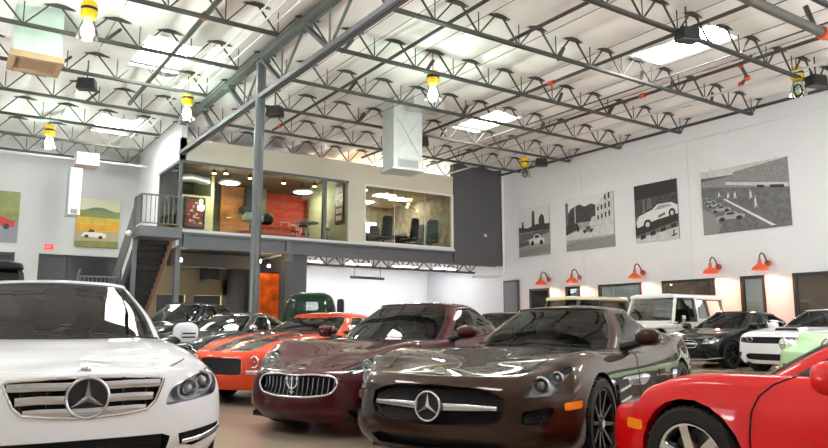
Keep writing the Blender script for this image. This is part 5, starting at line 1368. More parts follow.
put_wheels(c,.83,3.67,.905,.335,.245,.26,10,'multi',SPK,twin=False); mirror(c,1.62,.98,1.03,KP,(.085,.115,.08),.08)
for sd in (1,-1):
    c.tube('door_seam', c.drape([(1.55,.9),(1.48,.75),(1.5,.3),(2.5,.24),(2.55,.9)],'y',sd,.001,6), .005, DARKM)
    c.tube('window_chrome', cab_path(c,3,5,0.,sd), .01, CHROME)

# ---- white wide muscle car
c = Car('muscle_car', (14.9,8.45), 3.10, 'white muscle car with black hood scoop and wide dark grille', 'car'); HC['Chal'] = c
c.set_body(stdcar(5.02,.96,.96,3.91,dict(nose=.82,fend=.93,hood=.97,cowl=1.02,belt=1.0,rear=1.06,cs=1.5,wide=.58),.32,zb=(.22,.22,.26)))
arches(c,.96,3.91,.96,.385,.355,None)
GR = rnd([(-.76,.80),(.76,.80),(.80,.73),(.74,.66),(-.74,.66),(-.80,.73)],.25); LI = rnd([(-.52,.44),(.52,.44),(.62,.40),(.56,.30),(-.56,.30),(-.62,.40)],.2)
SI = rnd([(.74,.46),(.84,.46),(.84,.36),(.78,.36)],.2)
c.cut(1,GR,'s',.5,False); c.cut(3,LI,'s',.5,False); c.cut(4,SI,'s',.6)
g = dark_fill(c,1,'grille',.07); dark_fill(c,3,'air_intake'); dark_fill(c,4,'side_intake')
for sd in (1,-1):
    for y in (.66,.50):
        h = c.hit(y*sd,.73,'s'); b_ = MB(); b_.torus((h.x-.02,y*sd,.73),.055,.01,(1,0,0),20,6); o = b_.build('headlight', SATIN, c.root, smooth=50)
        b_ = MB(); b_.lathe([(.055,-.04),(.03,-.05),(0,-.055)],c=(h.x,y*sd,.73),axis='x',n=20,cap=False); b_.build('reflector', mat('smoked_lamp',(70,72,76),.2,.6), o)
b_ = MB(); z = c.hit(.85,.0,'z').z; b_.prism([(-.32,0),(.32,0),(.27,.075),(-.27,.075)], .35, ((-1.05,0,z-.01),(0,1,0),(0,0,1),(1,0,-.06))); o = b_.build('hood_scoop', WP, c.root, bevel=.01)
b_ = MB(); b_.prism([(-.27,.012),(.27,.012),(.24,.066),(-.24,.066)], .02, ((-.715,0,z-.03),(0,1,0),(0,0,1),(1,0,0))); b_.build('scoop_mouth', DARKM, o)
b_ = MB(); b_.prism([(-.25,0),(.25,0),(.25,.22),(-.25,.22)], .006, ((-1.0,0,z+.062),(0,1,0),(1,0,-.06),(0,0,1))); b_.build('scoop_panel', BLK, o)
base = [(1.55,0),(1.68,.55),(1.78,.70),(1.9,.77),(2.7,.80),(3.6,.72),(3.95,.56),(4.15,0)]
top = [(2.3,0,1.40),(2.34,.40,1.39),(2.4,.52,1.372),(2.52,.57,1.362),(2.85,.59,1.37),(3.3,.53,1.33),(3.42,.47,1.31),(3.46,0,1.34)]
make_cabin(c, base, top, [(2.42,1.43),(2.46,1.433),(2.5,1.436),(2.62,1.445),(2.85,1.45),(3.15,1.42),(3.22,1.40),(3.25,1.395)], WP, CABGL, .035)
interior(c, base, 2.0, 1.0, [(2.65,.4,1.27),(2.65,-.4,1.27),(3.4,.35,1.2),(3.4,-.35,1.2)], 0, .38, LEA)
c.finish(WP); c.lips.build('arch_lip', WP, c.root); underbody(c,.15,4.9,.62)
put_wheels(c,.96,3.91,.95,.355,.25,.25,5,'multi',SPK,twin=True); mirror(c,1.85,1.0,1.05,WP,(.085,.115,.08),.08)

# ---- mint green vintage coupe
c = Car('vintage_coupe', (11.03,5.93), 2.62, 'pale mint green rounded vintage coupe behind the red sports car', 'car'); HC['Mint'] = c
MG = paint('mint_green_paint', (186,226,178), 0, .3)
c.set_body(stdcar(3.95,.80,.75,2.95,dict(nose=.72,fend=.90,hood=.92,cowl=.97,belt=.96,rear=.90,cs=1.25),.55,.6,
    crest=[.58,.60,.70,.80,.885,.92,.92,.93,.93,.92,.82,.7,.62], spine=[(.24,.64),(.27,.66),(.36,.70),(.5,.745),(.65,.79),(.9,.85),(1.3,.96),(1.85,.98),(2.4,.99),(2.9,.98),(3.4,.86),(3.6,.78),(3.7,.72)], nt=10, nv=8))
arches(c,.75,2.95,.80,.335,.31,None)
for sd in (1,-1):
    h = c.hit(.56*sd,.70,'s'); o_ = Vector((h.x+.03,.56*sd,.745)); n_ = Vector((1,.22*sd,.05)).normalized()
    b_ = MB(); b_.torus(o_,.105,.02,n_,28,8); superell(b_,o_-n_*.09,(.15,.10,.10),1.,20,12); o = b_.build('headlight', CHROME, c.root, smooth=60)
    b_ = MB(); b_.ball(o_-n_*.0,(.06,.098,.098),20,12); b_.build('lens', mat('lamp_lens_pale',(196,204,206),.12,.3,coat=1.), o, smooth=60)
LI = rnd([(-.28,.46),(.28,.46),(.24,.40),(-.24,.40)],.3); c.cut(1,LI,'s',.5,False); dark_fill(c,1,'air_intake')
b_ = MB(); b_.strip(c.drape([(-.72,.36),(-.4,.34),(0,.34),(.4,.34),(.72,.36)],'s',1,.05,5),.05,.09); b_.build('bumper', CHROME, c.root, smooth=50)
base = [(1.28,0),(1.36,.38),(1.44,.54),(1.55,.60),(2.1,.63),(2.7,.56),(2.95,.42),(3.1,0)]
top = [(1.68,0,1.25),(1.71,.30,1.24),(1.76,.40,1.225),(1.86,.44,1.22),(2.1,.46,1.225),(2.45,.41,1.18),(2.56,.34,1.16),(2.6,0,1.18)]
make_cabin(c, base, top, [(1.82,1.285),(1.84,1.288),(1.88,1.292),(1.96,1.3),(2.1,1.305),(2.3,1.28),(2.36,1.26),(2.4,1.255)], MG, CABGL, .04)
interior(c, base, 1.65, .93, [(2.1,.3,1.1),(2.1,-.3,1.1)], 0, .35, LEA)
c.finish(MG); c.lips.build('arch_lip', MG, c.root); underbody(c,.2,3.7,.5)
put_wheels(c,.75,2.95,.77,.31,.16,.2,8,'disc',CHROME)
c = HC['Mint']; mirror(c,1.45,.78,1.0,CHROME,(.05,.06,.05),.06)

# ---- red sports car, bottom right
c = Car('sports_car', (4.424,3.397), 1.55, 'bright red low sports car with chrome wheel, at the bottom right corner', 'car'); HC['NSX'] = c
RP = paint('red_car_paint', (222,2,14), 0, .28)
c.set_body(stdcar(4.43,.905,.93,3.46,dict(nose=.60,fend=.79,hood=.72,cowl=.82,belt=.82,rear=.92,cs=1.5,wide=.44),.5,.4,
    crest=[.545,.545,.555,.60,.70,.775,.79,.80,.85,.92,.93,.92,.92], spine=[(.3,.575),(.33,.58),(.42,.60),(.58,.625),(.75,.65),(1.0,.69),(1.2,.79),(2.2,.84),(2.8,.88),(3.4,.95),(3.9,.97),(4.1,.96),(4.2,.95)], zb=(.14,.15,.22), nt=9, nv=6))
arches(c,.93,3.46,.905,.345,.305,None)
LI = rnd([(-.45,.32),(.45,.32),(.5,.24),(.42,.2),(-.42,.2),(-.5,.24)],.2); c.cut(1,LI,'s',.5,False); dark_fill(c,1,'air_intake')
base = [(1.02,0),(1.16,.52),(1.28,.66),(1.42,.73),(2.3,.74),(2.9,.66),(3.1,.55),(3.3,0)]
top = [(1.74,0,1.125),(1.78,.36,1.115),(1.83,.46,1.10),(1.96,.51,1.09),(2.4,.53,1.085),(2.7,.48,1.05),(2.78,.42,1.03),(2.82,0,1.06)]
make_cabin(c, base, top, [(1.98,1.15),(2.0,1.152),(2.05,1.156),(2.16,1.163),(2.4,1.167),(2.55,1.15),(2.6,1.14),(2.62,1.135)], RP, CABGL, .04, roof_mat=RP)
interior(c, base, 1.9, .84, [(2.45,.36,1.05),(2.45,-.36,1.05)], 0, .25, LEA)
c.finish(RP); c.lips.build('arch_lip', RP, c.root); underbody(c,.15,4.2,.6,.15)
put_wheels(c,.93,3.46,.895,.305,.215,.21,6,'multi',CHROME)
mirror(c,1.80,.99,.82,RP,(.09,.13,.08),.07)
for sd in (1,-1):
    patch(c,'side_marker',rnd([(.46,.50),(.60,.50),(.60,.44),(.46,.44)],.2,2),'y',sd,AMB)
    c.tube('door_seam', c.drape([(1.50,.80),(1.42,.76),(1.35,.70),(1.315,.62),(1.30,.5),(1.30,.3),(1.4,.2),(2.6,.2),(2.75,.6),(2.7,.8)],'y',sd,.001,6), .005, DARKM)
    c.tube('hood_seam', [c.hit(s_,y*sd,'z',1,.0005) for s_, y in ((.45,.60),(.8,.70),(1.1,.73),(1.3,.73))], .004, DARKM)
wipers(c,1.02,.5)

# ---- orange striped muscle car
def muscle(key, loc, hd, label, P_, stripe=None, roofm=None, H=1.27, banner=False):
    c = Car('muscle_car', loc, hd, label, 'car'); HC[key] = c
    c.set_body(stdcar(4.78,.94,.98,3.72,dict(nose=.70,fend=.85,hood=.88,cowl=.95,belt=.93,rear=.95,cs=1.55,wide=.5),.5,.35,zb=(.2,.22,.28),nt=7,nv=5))
    arches(c,.98,3.72,.94,.36,.335,None)
    if stripe:
        for y0, y1 in ((.06,.44),):
            c.cut(5,[(.13,y0+.02),(1.55,y0),(1.55,y1+.06),(.13,y1-.1)],'z',.6)
            c.cut(6,[(4.0,y0),(4.6,y0),(4.6,y1-.1),(4.0,y1)],'z',.6)
    GR = rnd([(-.36,.63),(.36,.63),(.38,.43),(.34,.39),(-.34,.39),(-.38,.43)],.2); c.cut(1,GR,'s',.5,False); g = c.recess(1,'grille',.09,DARKM,P_,inward=IN)
    b_ = MB(); h = c.hit(0,.51,'s')
    for z in np.arange(.41,.63,.028): b_.box(h.x-.06,-.36,z,h.x-.05,.36,z+.008)
    for y in np.arange(-.34,.36,.04): b_.box(h.x-.06,y,.39,h.x-.05,y+.008,.63)
    b_.build('mesh', BLK, g)
    c.tube('grille_surround', c.drape(GR,'s',1,.0,2,True), .012, P_ if stripe else CHROME, g, 6, True)
    round_lamp(c,.1,.53,.575,.07); round_lamp(c,.15,.76,.61,.09)
    if stripe:
        for pid in (5,6):
            V, F, bd = c.take(pid)
            if V: c.skin_obj('hood_stripe' if pid == 5 else 'deck_stripe', V, F, stripe)
    for sd in (1,-1):
        b_ = MB(); b_.strip(c.drape([(.45*sd,.44),(.65*sd,.44),(.84*sd,.46)],'s',1,.025,5),.04,.05); b_.build('bumper', CHROME, c.root, smooth=50)
    base = [(1.58,0),(1.70,.54),(1.80,.69),(1.92,.75),(2.6,.77),(3.3,.68),(3.62,.52),(3.8,0)]
    top = [(2.2,0,H-.06),(2.24,.40,H-.07),(2.30,.51,H-.088),(2.42,.55,H-.095),(2.7,.565,H-.09),(3.05,.51,H-.12),(3.16,.45,H-.135),(3.2,0,H-.11)]
    make_cabin(c, base, top, [(2.32,H-.02),(2.35,H-.018),(2.4,H-.014),(2.5,H-.004),(2.7,H),(2.92,H-.03),(3.0,H-.045),(3.04,H-.05)], P_, CABGL, .03, roof_mat=roofm, trim=CHROME)
    interior(c, base, 2.05, .93, [(2.6,.36,1.14),(2.6,-.36,1.14)], 0, .32, LEA)
    c.finish(P_); c.lips.build('arch_lip', P_, c.root); underbody(c,.2,4.6,.6,.22)
    put_wheels(c,.98,3.72,.92,.335,.24,.2,5,'multi',SATIN); mirror(c,1.85,.93,1.0,CHROME,(.06,.07,.06),.06,both=False)
    wipers(c,1.58,.55)
    return c
OP = paint('orange_car_paint', (234,72,26), 0, .3); STRP = paint('charcoal_stripe', (46,46,48), 0, .35)
c = muscle('Cam', (3.15,9.4), -2.651, 'orange muscle car with charcoal hood stripes and lettered windscreen banner', OP, STRP)
br, vv_, P3 = c.cab
p0 = Vector(P3[0, int(np.argmin(abs(vv_-1.9)))]); p1 = Vector(P3[0, int(np.argmin(abs(vv_-1.5)))]); u_ = (p1-p0).normalized(); n_ = Vector((-u_.z,0,u_.x)); n_ = n_ if n_.x > 0 else -n_
b_ = MB()
for k in range(11):                  # the lettering is too small in the photo to read: irregular orange strokes
    y = -.36+k*.068; o_ = p0+u_*.03+n_*.006+Vector((0,y,0))
    for (a0,b0,a1,b1) in (((0,0,.012,.07),(.012,0,.045,.014),(.03,.03,.045,.07)),((0,0,.05,.013),(.018,.013,.032,.07)),((0,0,.013,.07),(.013,.028,.05,.042),(.037,.042,.05,.07),(.037,0,.05,.028)))[k%3]:
        b_.prism([(a0,b0),(a1,b0),(a1,b1),(a0,b1)],.003,(o_,(0,1,0),u_,n_))
b_.build('banner_lettering', mat('orange_banner_letter', (244,96,40), .5), c.root)
muscle('Dark', (3.1,13.28), -2.62, 'dark grey classic muscle car behind the orange striped one', paint('graphite_car_paint', (58,58,62), .2, .3), None, None, 1.33)

# ---- navy luxury sedan
c = Car('luxury_sedan', (3.3,16.45), -2.45, 'large dark navy luxury sedan parked beneath the mezzanine edge', 'car'); HC['Navy'] = c
NP = paint('navy_car_paint', (22,24,38), .1, .3)
c.set_body(stdcar(5.2,.96,.9,3.95,dict(nose=.92,fend=1.04,hood=1.1,cowl=1.15,belt=1.12,rear=1.14,cs=1.5,wide=.62),.4,zb=(.22,.22,.26)))
arches(c,.9,3.95,.96,.385,.36,None)
GR = rnd([(-.30,.90),(.30,.90),(.32,.6),(-.32,.6)],.2); c.cut(1,GR,'s',.5,False); g = dark_fill(c,1,'grille'); c.tube('grille_surround', c.drape(GR,'s',1,.002,2,True), .014, CHROME, g, 6, True)
round_lamp(c,.1,.52,.74,.1); round_lamp(c,.15,.74,.72,.075)
base = [(1.52,0),(1.64,.52),(1.74,.68),(1.86,.75),(2.7,.79),(3.7,.72),(4.0,.58),(4.2,0)]
top = [(2.22,0,1.58),(2.26,.40,1.57),(2.32,.51,1.552),(2.44,.56,1.54),(2.75,.585,1.55),(3.4,.53,1.51),(3.5,.46,1.49),(3.54,0,1.52)]
make_cabin(c, base, top, [(2.34,1.61),(2.38,1.614),(2.42,1.618),(2.55,1.626),(2.8,1.63),(3.2,1.605),(3.28,1.59),(3.3,1.585)], NP, CABGL, .035)
interior(c, base, 2.0, 1.13, [(2.6,.4,1.42),(2.6,-.4,1.42),(3.4,.4,1.38),(3.4,-.4,1.38)], 0, .38, LEAT)
c.finish(NP); c.lips.build('arch_lip', NP, c.root); underbody(c,.2,5.0,.6)
put_wheels(c,.9,3.95,.95,.36,.25,.26,9,'multi',SATIN); mirror(c,1.8,1.0,1.2,NP,(.085,.115,.08),.08)
for sd in (1,-1): c.tube('window_chrome', cab_path(c,3,5,0.,sd), .012, CHROME); c.tube('roof_chrome', cab_path(c,2,5.5,2.,sd), .014, CHROME)

# ---- dark roadster shapes at the far left edge, and a pale car beyond the white sedan
def plain(key, loc, hd, label, P_, H=1.42, L=4.6, W=.90, g=None):
    c = Car('sedan', loc, hd, label, 'car'); HC[key] = c
    c.set_body(stdcar(L,W,.85,L-1.0,dict(nose=.72,fend=.86,hood=.90,cowl=.96,belt=.95,rear=1.0,cs=1.35),.42))
    arches(c,.85,L-1.0,W,.365,.335,None)
    GR = rnd([(-.42,.66),(.42,.66),(.40,.5),(-.40,.5)],.25); HL = rnd([(.52,.60),(.60,.70),(.78,.74),(.76,.62)],.25); c.cut(1,GR,'s',.5,False); c.cut(2,HL,'s',.8); dark_fill(c,1,'grille'); headlamp(c,2,.05,[(.25,.66,.66,.05)])
    base = [(1.35,0),(1.46,.5),(1.56,.66),(1.68,.72),(2.5,.75),(L-1.25,.68),(L-1.0,.56),(L-.85,0)]
    top = [(2.08,0,H-.05),(2.12,.38,H-.06),(2.18,.49,H-.078),(2.3,.54,H-.088),(2.62,.56,H-.08),(L-1.5,.52,H-.12),(L-1.4,.46,H-.13),(L-1.36,0,H-.1)]
    make_cabin(c, base, top, [(2.2,H-.02),(2.25,H-.018),(2.3,H-.014),(2.42,H-.004),(2.65,H),(L-1.7,H-.03),(L-1.6,H-.045),(L-1.56,H-.05)], P_, CABGL, .035)
    interior(c, base, 1.8, .95, [(2.4,.38,H-.16),(2.4,-.38,H-.16)], 0, .35, LEA)
    c.finish(P_); c.lips.build('arch_lip', P_, c.root); underbody(c,.15,L-.2,.6)
    put_wheels(c,.85,L-1.0,W-.01,.335,.235,.24,8,'multi',SATIN); mirror(c,1.6,W+.06,1.02,P_,(.085,.115,.08),.08)
    return c
plain('Far', (8.2,10.6), -2.65, 'dark sedan whose roof shows between the dark red and brown coupes', paint('deep_grey_car_paint', (44,50,50), .2, .3), 1.34)
# ---- boxy off-road wagons: built from panels
def prism_y(b_, prof, y0, y1): return b_.prism(prof, y1-y0, ((0,y0,0),(1,0,0),(0,0,1),(0,1,0)))
def offroader(key, loc, hd, label, P_, roofP, L=3.9, W=.86, belt=1.12, top=1.86, hood=1.08, lift=0.0, glass=CABGL):
    """upright two-box wagon: hood box, tub with wheel cut-outs, upright glazed hard top"""
    c = Car('off_road_wagon', loc, hd, label, 'car'); HC[key] = c; r = c.root
    f, rr = .72, L-.82
    zb = .58
    def side(s0, s1, zt0, zt1):      # side profile with round arches
        p = [(-s0,zb),(-s0,zt0),(-s1,zt1),(-s1,zb)]
        out = []
        for cx in (rr, f):
            if s0 < cx < s1:
                out += [(-cx-.43*math.cos(a),zb+.0+.40*math.sin(a)) for a in np.linspace(0,PI,14)]
        out = sorted(out, key=lambda q: q[0])
        return [p[3]]+out+[p[0],p[1],p[2]]
    b_ = MB()
    for sd in (1,-1):
        prism_y(b_, side(0.05,L,hood-.06,belt), sd*W-(.05 if sd > 0 else 0), sd*W+(0 if sd > 0 else .05))
    b_.box(-L,-W,zb,-L+.05,W,belt); b_.box(-.06,-W,zb+.1,-.02,W,hood-.04)
    b_.box(-L+.3,-W+.06,zb-.02,-.2,W-.06,zb+.04)
    b_.build('body', P_, r, bevel=.025)
    b_ = MB(); b_.prism([(-W+.02,0),(W-.02,0),(W-.02,.03),(W-.2,.075),(-W+.2,.075),(-W+.02,.03)], 1.32, ((-.03,0,hood-.07),(0,1,0),(0,0,1),(-1,0,.03))); b_.build('hood', P_, r, bevel=.02)
    b_ = MB(); b_.box(-.03,-.62,.72,.02,.62,hood-.1); g = b_.build('grille', mat('dark_grille', (40,40,42), .5), r)
    b_ = MB()
    for z in (.78,.84,.90): b_.box(.02,-.45,z,.03,.45,z+.02)
    b_.build('grille_bar', SATIN, g)
    for sd in (1,-1):
        b_ = MB(); b_.torus((.03,sd*.52,.86),.09,.014,(1,0,0),22,6); b_.lathe([(.085,0),(.06,.02),(0,.03)],c=(.03,sd*.52,.86),axis='x',n=20,cap=False); b_.build('headlight', CHROME, r, smooth=50)
    b_ = MB(); b_.box(.04,-W,.56,.12,W,.68); b_.build('bumper', CHROME, r, bevel=.02)
    b_ = MB(); b_.box(-L-.1,-W,.56,-L-.02,W,.68); b_.build('bumper', CHROME, r, bevel=.02)
    # glazed top: screen at s=1.36 leaning back, side openings
    s0, s1, s2, sB, s3, s4 = 1.34, 1.60, 1.72, 2.42, 2.56, L-.02
    zt = top-.1; w0, w1 = W-.02, W-.10
    def yat(z): return w0+(w1-w0)*(z-belt)/(zt-belt)
    def post(sd, sa, sb_, sa2, sb2, z0=belt-.02, z1=zt):
        if 1:
            for_ = [(-sa,z0),(-sb_,z0),(-sb2,z1),(-sa2,z1)]
            n = 4; o_ = [(x, sd*yat(z), z) for x, z in for_]; i_ = [(x, sd*(yat(z)-.06), z) for x, z in for_]
            b_.add(o_+i_, [(0,1,2,3),(7,6,5,4)]+[(k,(k+1)%4,4+(k+1)%4,4+k) for k in range(4)])
    for sd in (1,-1):
        b_ = MB(); post(sd,s0,s0+.07,s1,s1+.07); b_.box(-s4,sd*w0-.05,belt-.06,-s0,sd*w0+.0,belt-.01) if sd > 0 else b_.box(-s4,-w0,belt-.06,-s0,-w0+.05,belt-.01)
        post(sd,sB,s3,sB,s3); post(sd,s4-.16,s4,s4-.22,s4-.08); post(sd,s3,s4-.1,s3,s4-.1,belt-.02,belt+.12); post(sd,s3,s4-.1,s3,s4-.15,zt-.07,zt)
        b_.build('window_pillar', P_, r)
    b_ = MB(); b_.box(-s4,-w0,belt,-s4+.05,w0,belt+.14); b_.build('tailgate', P_, r)
    b_ = MB(); b_.box(-s0-.04,-w0,belt-.02,-s0+.02,w0,belt+.02); b_.build('cowl', P_, r)
    b_ = MB(); b_.prism([(-w1-.03,0),(w1+.03,0),(w1,.09),(w1-.2,.125),(-w1+.2,.125),(-w1,.09)], s4-s1+.0, ((-s1+.05,0,zt-.02),(0,1,0),(0,0,1),(-1,0,0))); b_.build('roof', roofP, r, bevel=.03)
    b_ = MB(); b_.add([(-s0-.03,-w0+.04,belt),(-s0-.03,w0-.04,belt),(-s1-.03,w1-.04,zt),(-s1-.03,-w1+.04,zt)],[(0,1,2,3)]); b_.build('windshield', glass, r)
    b_ = MB(); b_.add([(-s4+.02,-w0+.04,belt+.1),(-s4+.02,w0-.04,belt+.1),(-s4+.1,w1-.04,zt),(-s4+.1,-w1+.04,zt)],[(0,1,2,3)]); b_.build('rear_window', glass, r)
    for sd in (1,-1):
        for a, b, a2, b2, z0 in ((s0+.07,sB,s1+.07,sB,belt),(s3,s4-.16,s3,s4-.22,belt+.1)):
            b_ = MB(); b_.add([(-a,sd*(yat(z0)-.03),z0),(-b,sd*(yat(z0)-.03),z0),(-b2,sd*(yat(zt)-.03),zt),(-a2,sd*(yat(zt)-.03),zt)],[(0,1,2,3)]); b_.build('side_window', glass, r)
            b_ = MB(); q = [(-a,z0),(-b,z0),(-b2,zt-.06),(-a2,zt-.06)]; b_.tube([(x,sd*(yat(z)+.004),z) for x, z in q], .013, 6, True); b_.build('window_seal', RUB, r)
        b_ = MB(); b_.tube([(-s0-.12,sd*(W+.005),belt-.04),(-s0-.12,sd*(W+.005),zb+.08)], .005, 5); b_.tube([(-sB-.06,sd*(W+.005),belt-.04),(-sB-.06,sd*(W+.005),zb+.08)], .005, 5); b_.tube([(-.1,sd*(W+.004),.96),(-L+.1,sd*(W+.004),1.0)], .008, 5); b_.build('door_seam', mat('panel_gap_grey', (120,122,124), .6), r)
        b_ = MB(); b_.cbox((-sB+.16,sd*(W+.015),1.0),(.12,.03,.035)); b_.build('door_handle', CHROME, r)
    b_ = MB(); b_.box(-L+.1,-W+.06,.62,-s0-.1,W-.06,.66); b_.box(-s0-.3,-W+.08,.66,-s0-.08,W-.08,belt-.02); b_.build('cabin_tub', INTB, r)
    b_ = MB(); b_.torus((-s0-.42,.36,belt+.02),.19,.015,(-.8,0,.5),22,6); b_.build('steering_wheel', INTB, r)
    for y in (.36,-.36):
        b_ = MB(); b_.cbox((-2.15,y,.82),(.5,.5,.3)); b_.prism([(-.24,0),(.24,0),(.2,.62),(-.2,.62)],.12,((-2.45,y,.9),(0,1,0),(-.15,0,1),(1,0,0))); b_.build('seat', LEA, r, bevel=.03)
    mirror(c,1.62,W+.12,belt+.08,CHROME,(.03,.07,.09),.08)
    put_wheels(c,f,rr,W+.02,.39,.25,.2,8,'disc',SATIN)
    for s_ in (f,rr):
        for sd in (1,-1):
            b_ = MB(); b_.box(-s_-.42,sd*(W-.36)-.02,.5,-s_+.42,sd*(W-.36)+.02,1.0); b_.build('wheel_well', DARKM, r)
    underbody(c,.2,L-.2,.5,.46)
    return c
offroader('Bronco', (15.6,13.15), 3.13, 'boxy white vintage off-road wagon with hard top beside the black sedan', paint('cream_white_paint', (232,232,228), 0, .3), WP, L=3.95, W=.87, belt=1.16, top=1.94, hood=1.1)
offroader('FJ', (15.2,16.4), 3.1, 'off-road wagon with a cream roof, mostly hidden behind the brown coupe', paint('sage_paint', (92,98,84), 0, .4), paint('cream_roof_paint', (238,230,200), 0, .4), L=3.9, W=.84, belt=1.2, top=1.97, hood=1.12)

SLP = paint('slate_car_paint', (44,47,50), .2, .3)
offroader('Grey', (.08,9.85), -1.6, 'dark slate upright off-road wagon behind the roof of the white sedan, at the left edge', SLP, SLP, L=4.2, W=.9, belt=1.36, top=1.96, hood=1.24)
# ---- green vintage pickup, seen from behind
c = Car('pickup_truck', (10.75,22.5), 1.12, 'dark green vintage pickup with rounded cab, seen from behind by the charcoal pier', 'truck'); HC['Truck'] = c; r = c.root
GP = paint('dark_green_paint', (12,44,28), 0, .3)
# rounded cab lofted from rings (s from 1.75 front to 3.1 back)
rings = []
for z, e, w in ((.62,.0,.80),(1.0,.0,.84),(1.3,.02,.84),(1.62,.06,.80),(1.84,.14,.74),(1.98,.26,.64),(2.06,.45,.45),(2.08,.66,.02)):
    pts = []
    for k in range(32):
        a = 2*PI*k/32; ca, sa = math.cos(a), math.sin(a); g = lambda q: math.copysign(abs(q)**.5, q)
        pts.append((-2.42+(.68-e)*g(ca), w*g(sa), z))
    rings.append(pts)
vs = [p for q in rings for p in q]; fs = [(i*32+k,i*32+(k+1)%32,(i+1)*32+(k+1)%32,(i+1)*32+k) for i in range(len(rings)-1) for k in range(32)]
b_ = MB(); b_.add(vs, fs)
me = bpy.data.meshes.new('cab'); me.from_pydata(b_.v, [], b_.f); bm = bmesh.new(); bm.from_mesh(me)
bmesh.ops.recalc_face_normals(bm, faces=bm.faces); bmesh.ops.subdivide_edges(bm, edges=bm.edges, cuts=2, use_grid_fill=True, smooth=0.)
class _B: pass
c.bm = bm; c.base = BVHTree.FromBMesh(bm); bm.verts.ensure_lookup_table(); bm.faces.ensure_lookup_table(); bm.normal_update()
c.bn = [[v.normal.copy() for v in f.verts] for f in bm.faces]; c.bv = [[v.co.copy() for v in f.verts] for f in bm.faces]; c.lay = bm.faces.layers.int.new('part')
def rearcut(c, pid, poly, xlim, sgn):
    bm = c.bm; 
    for i in range(len(poly)):
        a, b = poly[i], poly[(i+1) % len(poly)]; dx, dy = b[0]-a[0], b[1]-a[1]; L = math.hypot(dx,dy)
        fcs = [f for f in bm.faces if f.calc_center_median().x*sgn > xlim*sgn]; gg = set(fcs)
        for f in fcs: gg.update(f.edges); gg.update(f.verts)
        bmesh.ops.bisect_plane(bm, geom=list(gg), dist=1e-5, plane_co=(0,a[0],a[1]), plane_no=(0,-dy/L,dx/L))
    for f in bm.faces:
        m_ = f.calc_center_median()
        if m_.x*sgn > xlim*sgn and inpoly(poly,m_.y,m_.z): f[c.lay] = pid
rearcut(c,1,rnd([(-.26,1.50),(.26,1.50),(.24,1.78),(-.24,1.78)],.25),-2.6,-1)
rearcut(c,2,rnd([(-.62,1.36),(.62,1.36),(.54,1.80),(-.54,1.80)],.2),-2.2,1)
c.cut(3,rnd([(2.05,1.36),(2.75,1.36),(2.68,1.78),(2.12,1.78)],.2),'y',.3)
for pid, nm in ((1,'rear_window'),(2,'windshield'),(3,'side_window')):
    V, F, bd = c.take(pid)
    if V: c.skin_obj(nm, V, F, WGL)
me_o = c.finish(GP, 'cab')
b_ = MB(); superell(b_,(-1.0,0,1.05),(.95,.5,.34),.6,24,12); b_.build('hood', GP, r, smooth=60)
for sd in (1,-1):
    b_ = MB(); superell(b_,(-.75,sd*.66,.78),(.62,.22,.30),.8,20,10); b_.build('fender', GP, r, smooth=60)
    b_ = MB(); superell(b_,(-3.95,sd*.84,.80),(.52,.16,.30),.8,20,10); b_.build('fender', GP, r, smooth=60)
    b_ = MB(); b_.ball((-.15,sd*.5,.98),(.1,.11,.11)); b_.build('headlight', CHROME, r, smooth=60)
b_ = MB(); b_.box(-4.6,-.7,.62,-3.15,.7,.68); b_.box(-4.6,-.72,.68,-3.15,-.68,1.12); b_.box(-4.6,.68,.68,-3.15,.72,1.12); b_.box(-4.62,-.7,.68,-4.58,.7,1.1); b_.box(-3.2,-.7,.68,-3.15,.7,1.15); b_.build('cargo_bed', GP, r, bevel=.012)
b_ = MB(); b_.lathe([(.0,-.1),(.3,-.1),(.34,-.06),(.34,.06),(.3,.1),(0,.1)],c=(-3.45,-.92,1.5),axis='y',n=24); b_.build('spare_wheel', TYRE, r, smooth=40)
b_ = MB(); b_.box(-2.95,-.6,.8,-2.3,.6,1.15); b_.box(-2.98,-.6,1.1,-2.82,.6,1.42); b_.build('seat', LEAT, r, bevel=.04)
b_ = MB(); b_.torus((-2.0,.34,1.4),.2,.014,(-.6,0,.7),22,6); b_.build('steering_wheel', INTB, r)
underbody(c,.3,4.5,.45,.45)
put_wheels(c,.78,3.95,.86,.36,.18,.2,8,'disc',SATIN)

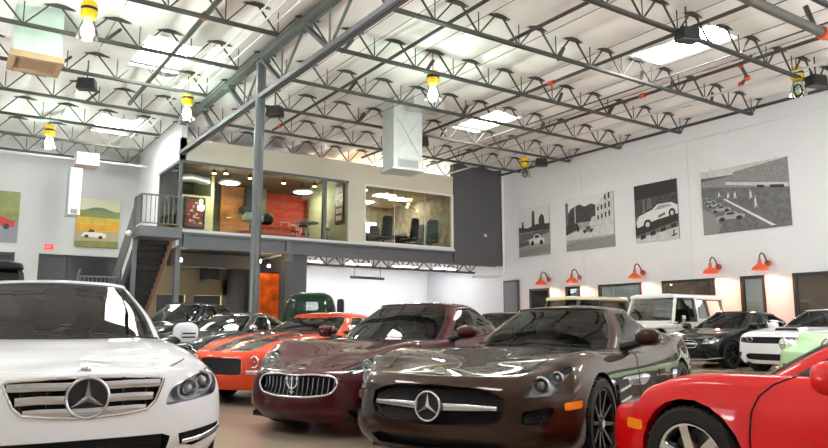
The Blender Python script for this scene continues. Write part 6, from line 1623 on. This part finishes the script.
# tail lamps of the road cars
for k_, (y0, y1, z0, z1) in dict(C=(.52,.80,.74,.88), SLS=(.50,.82,.72,.80), Mas=(.50,.80,.72,.84), C63=(.50,.80,.76,.88), Chal=(.12,.84,.84,.95), NSX=(.40,.80,.72,.82), Cam=(.50,.78,.62,.74), Dark=(.50,.78,.62,.74), Navy=(.60,.84,.80,1.0), Far=(.52,.78,.76,.88), Mint=(.50,.62,.58,.68)).items():
    for sd in (1,-1): patch(HC[k_], 'tail_light', rnd([(y0*sd,z0),(y1*sd,z0),(y1*sd,z1),(y0*sd,z1)],.25,2), 'r', 1, RED, .006)
# ------------------------------------------------------------------ camera, daylight, view
cd = bpy.data.cameras.new('camera'); cam = bpy.data.objects.new('camera', cd); COL.objects.link(cam)
cd.sensor_width = 36.; cd.lens = 36.*700/828; cd.clip_start = .05; cd.clip_end = 200
cam.location = (0,0,1.06); cam.rotation_euler = (PI/2+math.radians(8.2), 0, -math.radians(33.9))
SC.camera = cam
wd = bpy.data.worlds.new('world'); SC.world = wd; wd.use_nodes = True
nt = wd.node_tree; bg = nt.nodes['Background']
tc = nt.nodes.new('ShaderNodeTexCoord'); sp = nt.nodes.new('ShaderNodeSeparateXYZ'); rp = nt.nodes.new('ShaderNodeValToRGB'); mp = nt.nodes.new('ShaderNodeMapRange')
nt.links.new(tc.outputs['Generated'], sp.inputs[0]); mp.inputs['From Min'].default_value = -1; mp.inputs['From Max'].default_value = 1
nt.links.new(sp.outputs['Z'], mp.inputs['Value']); nt.links.new(mp.outputs[0], rp.inputs[0]); nt.links.new(rp.outputs[0], bg.inputs['Color'])
e = rp.color_ramp.elements            # below the horizon made bright to light the ceiling, hazy sky above it
e[0].position = .0; e[0].color = (1,.99,.97,1); e[1].position = 1; e[1].color = (.1,.13,.18,1)
e.new(.49).color = (.95,.94,.93,1); e.new(.51).color = (.16,.17,.18,1)
bg.inputs['Strength'].default_value = 17
SC.view_settings.view_transform = 'Standard'; SC.view_settings.look = 'None'; SC.view_settings.gamma = 1; SC.view_settings.use_curve_mapping = False
SC.view_settings.exposure = 0.55
SC.cycles.use_denoising = True; SC.cycles.max_bounces = 10; SC.cycles.diffuse_bounces = 5; SC.cycles.transparent_max_bounces = 16
SC.cycles.sample_clamp_indirect = 6; SC.cycles.caustics_reflective = False; SC.cycles.caustics_refractive = False
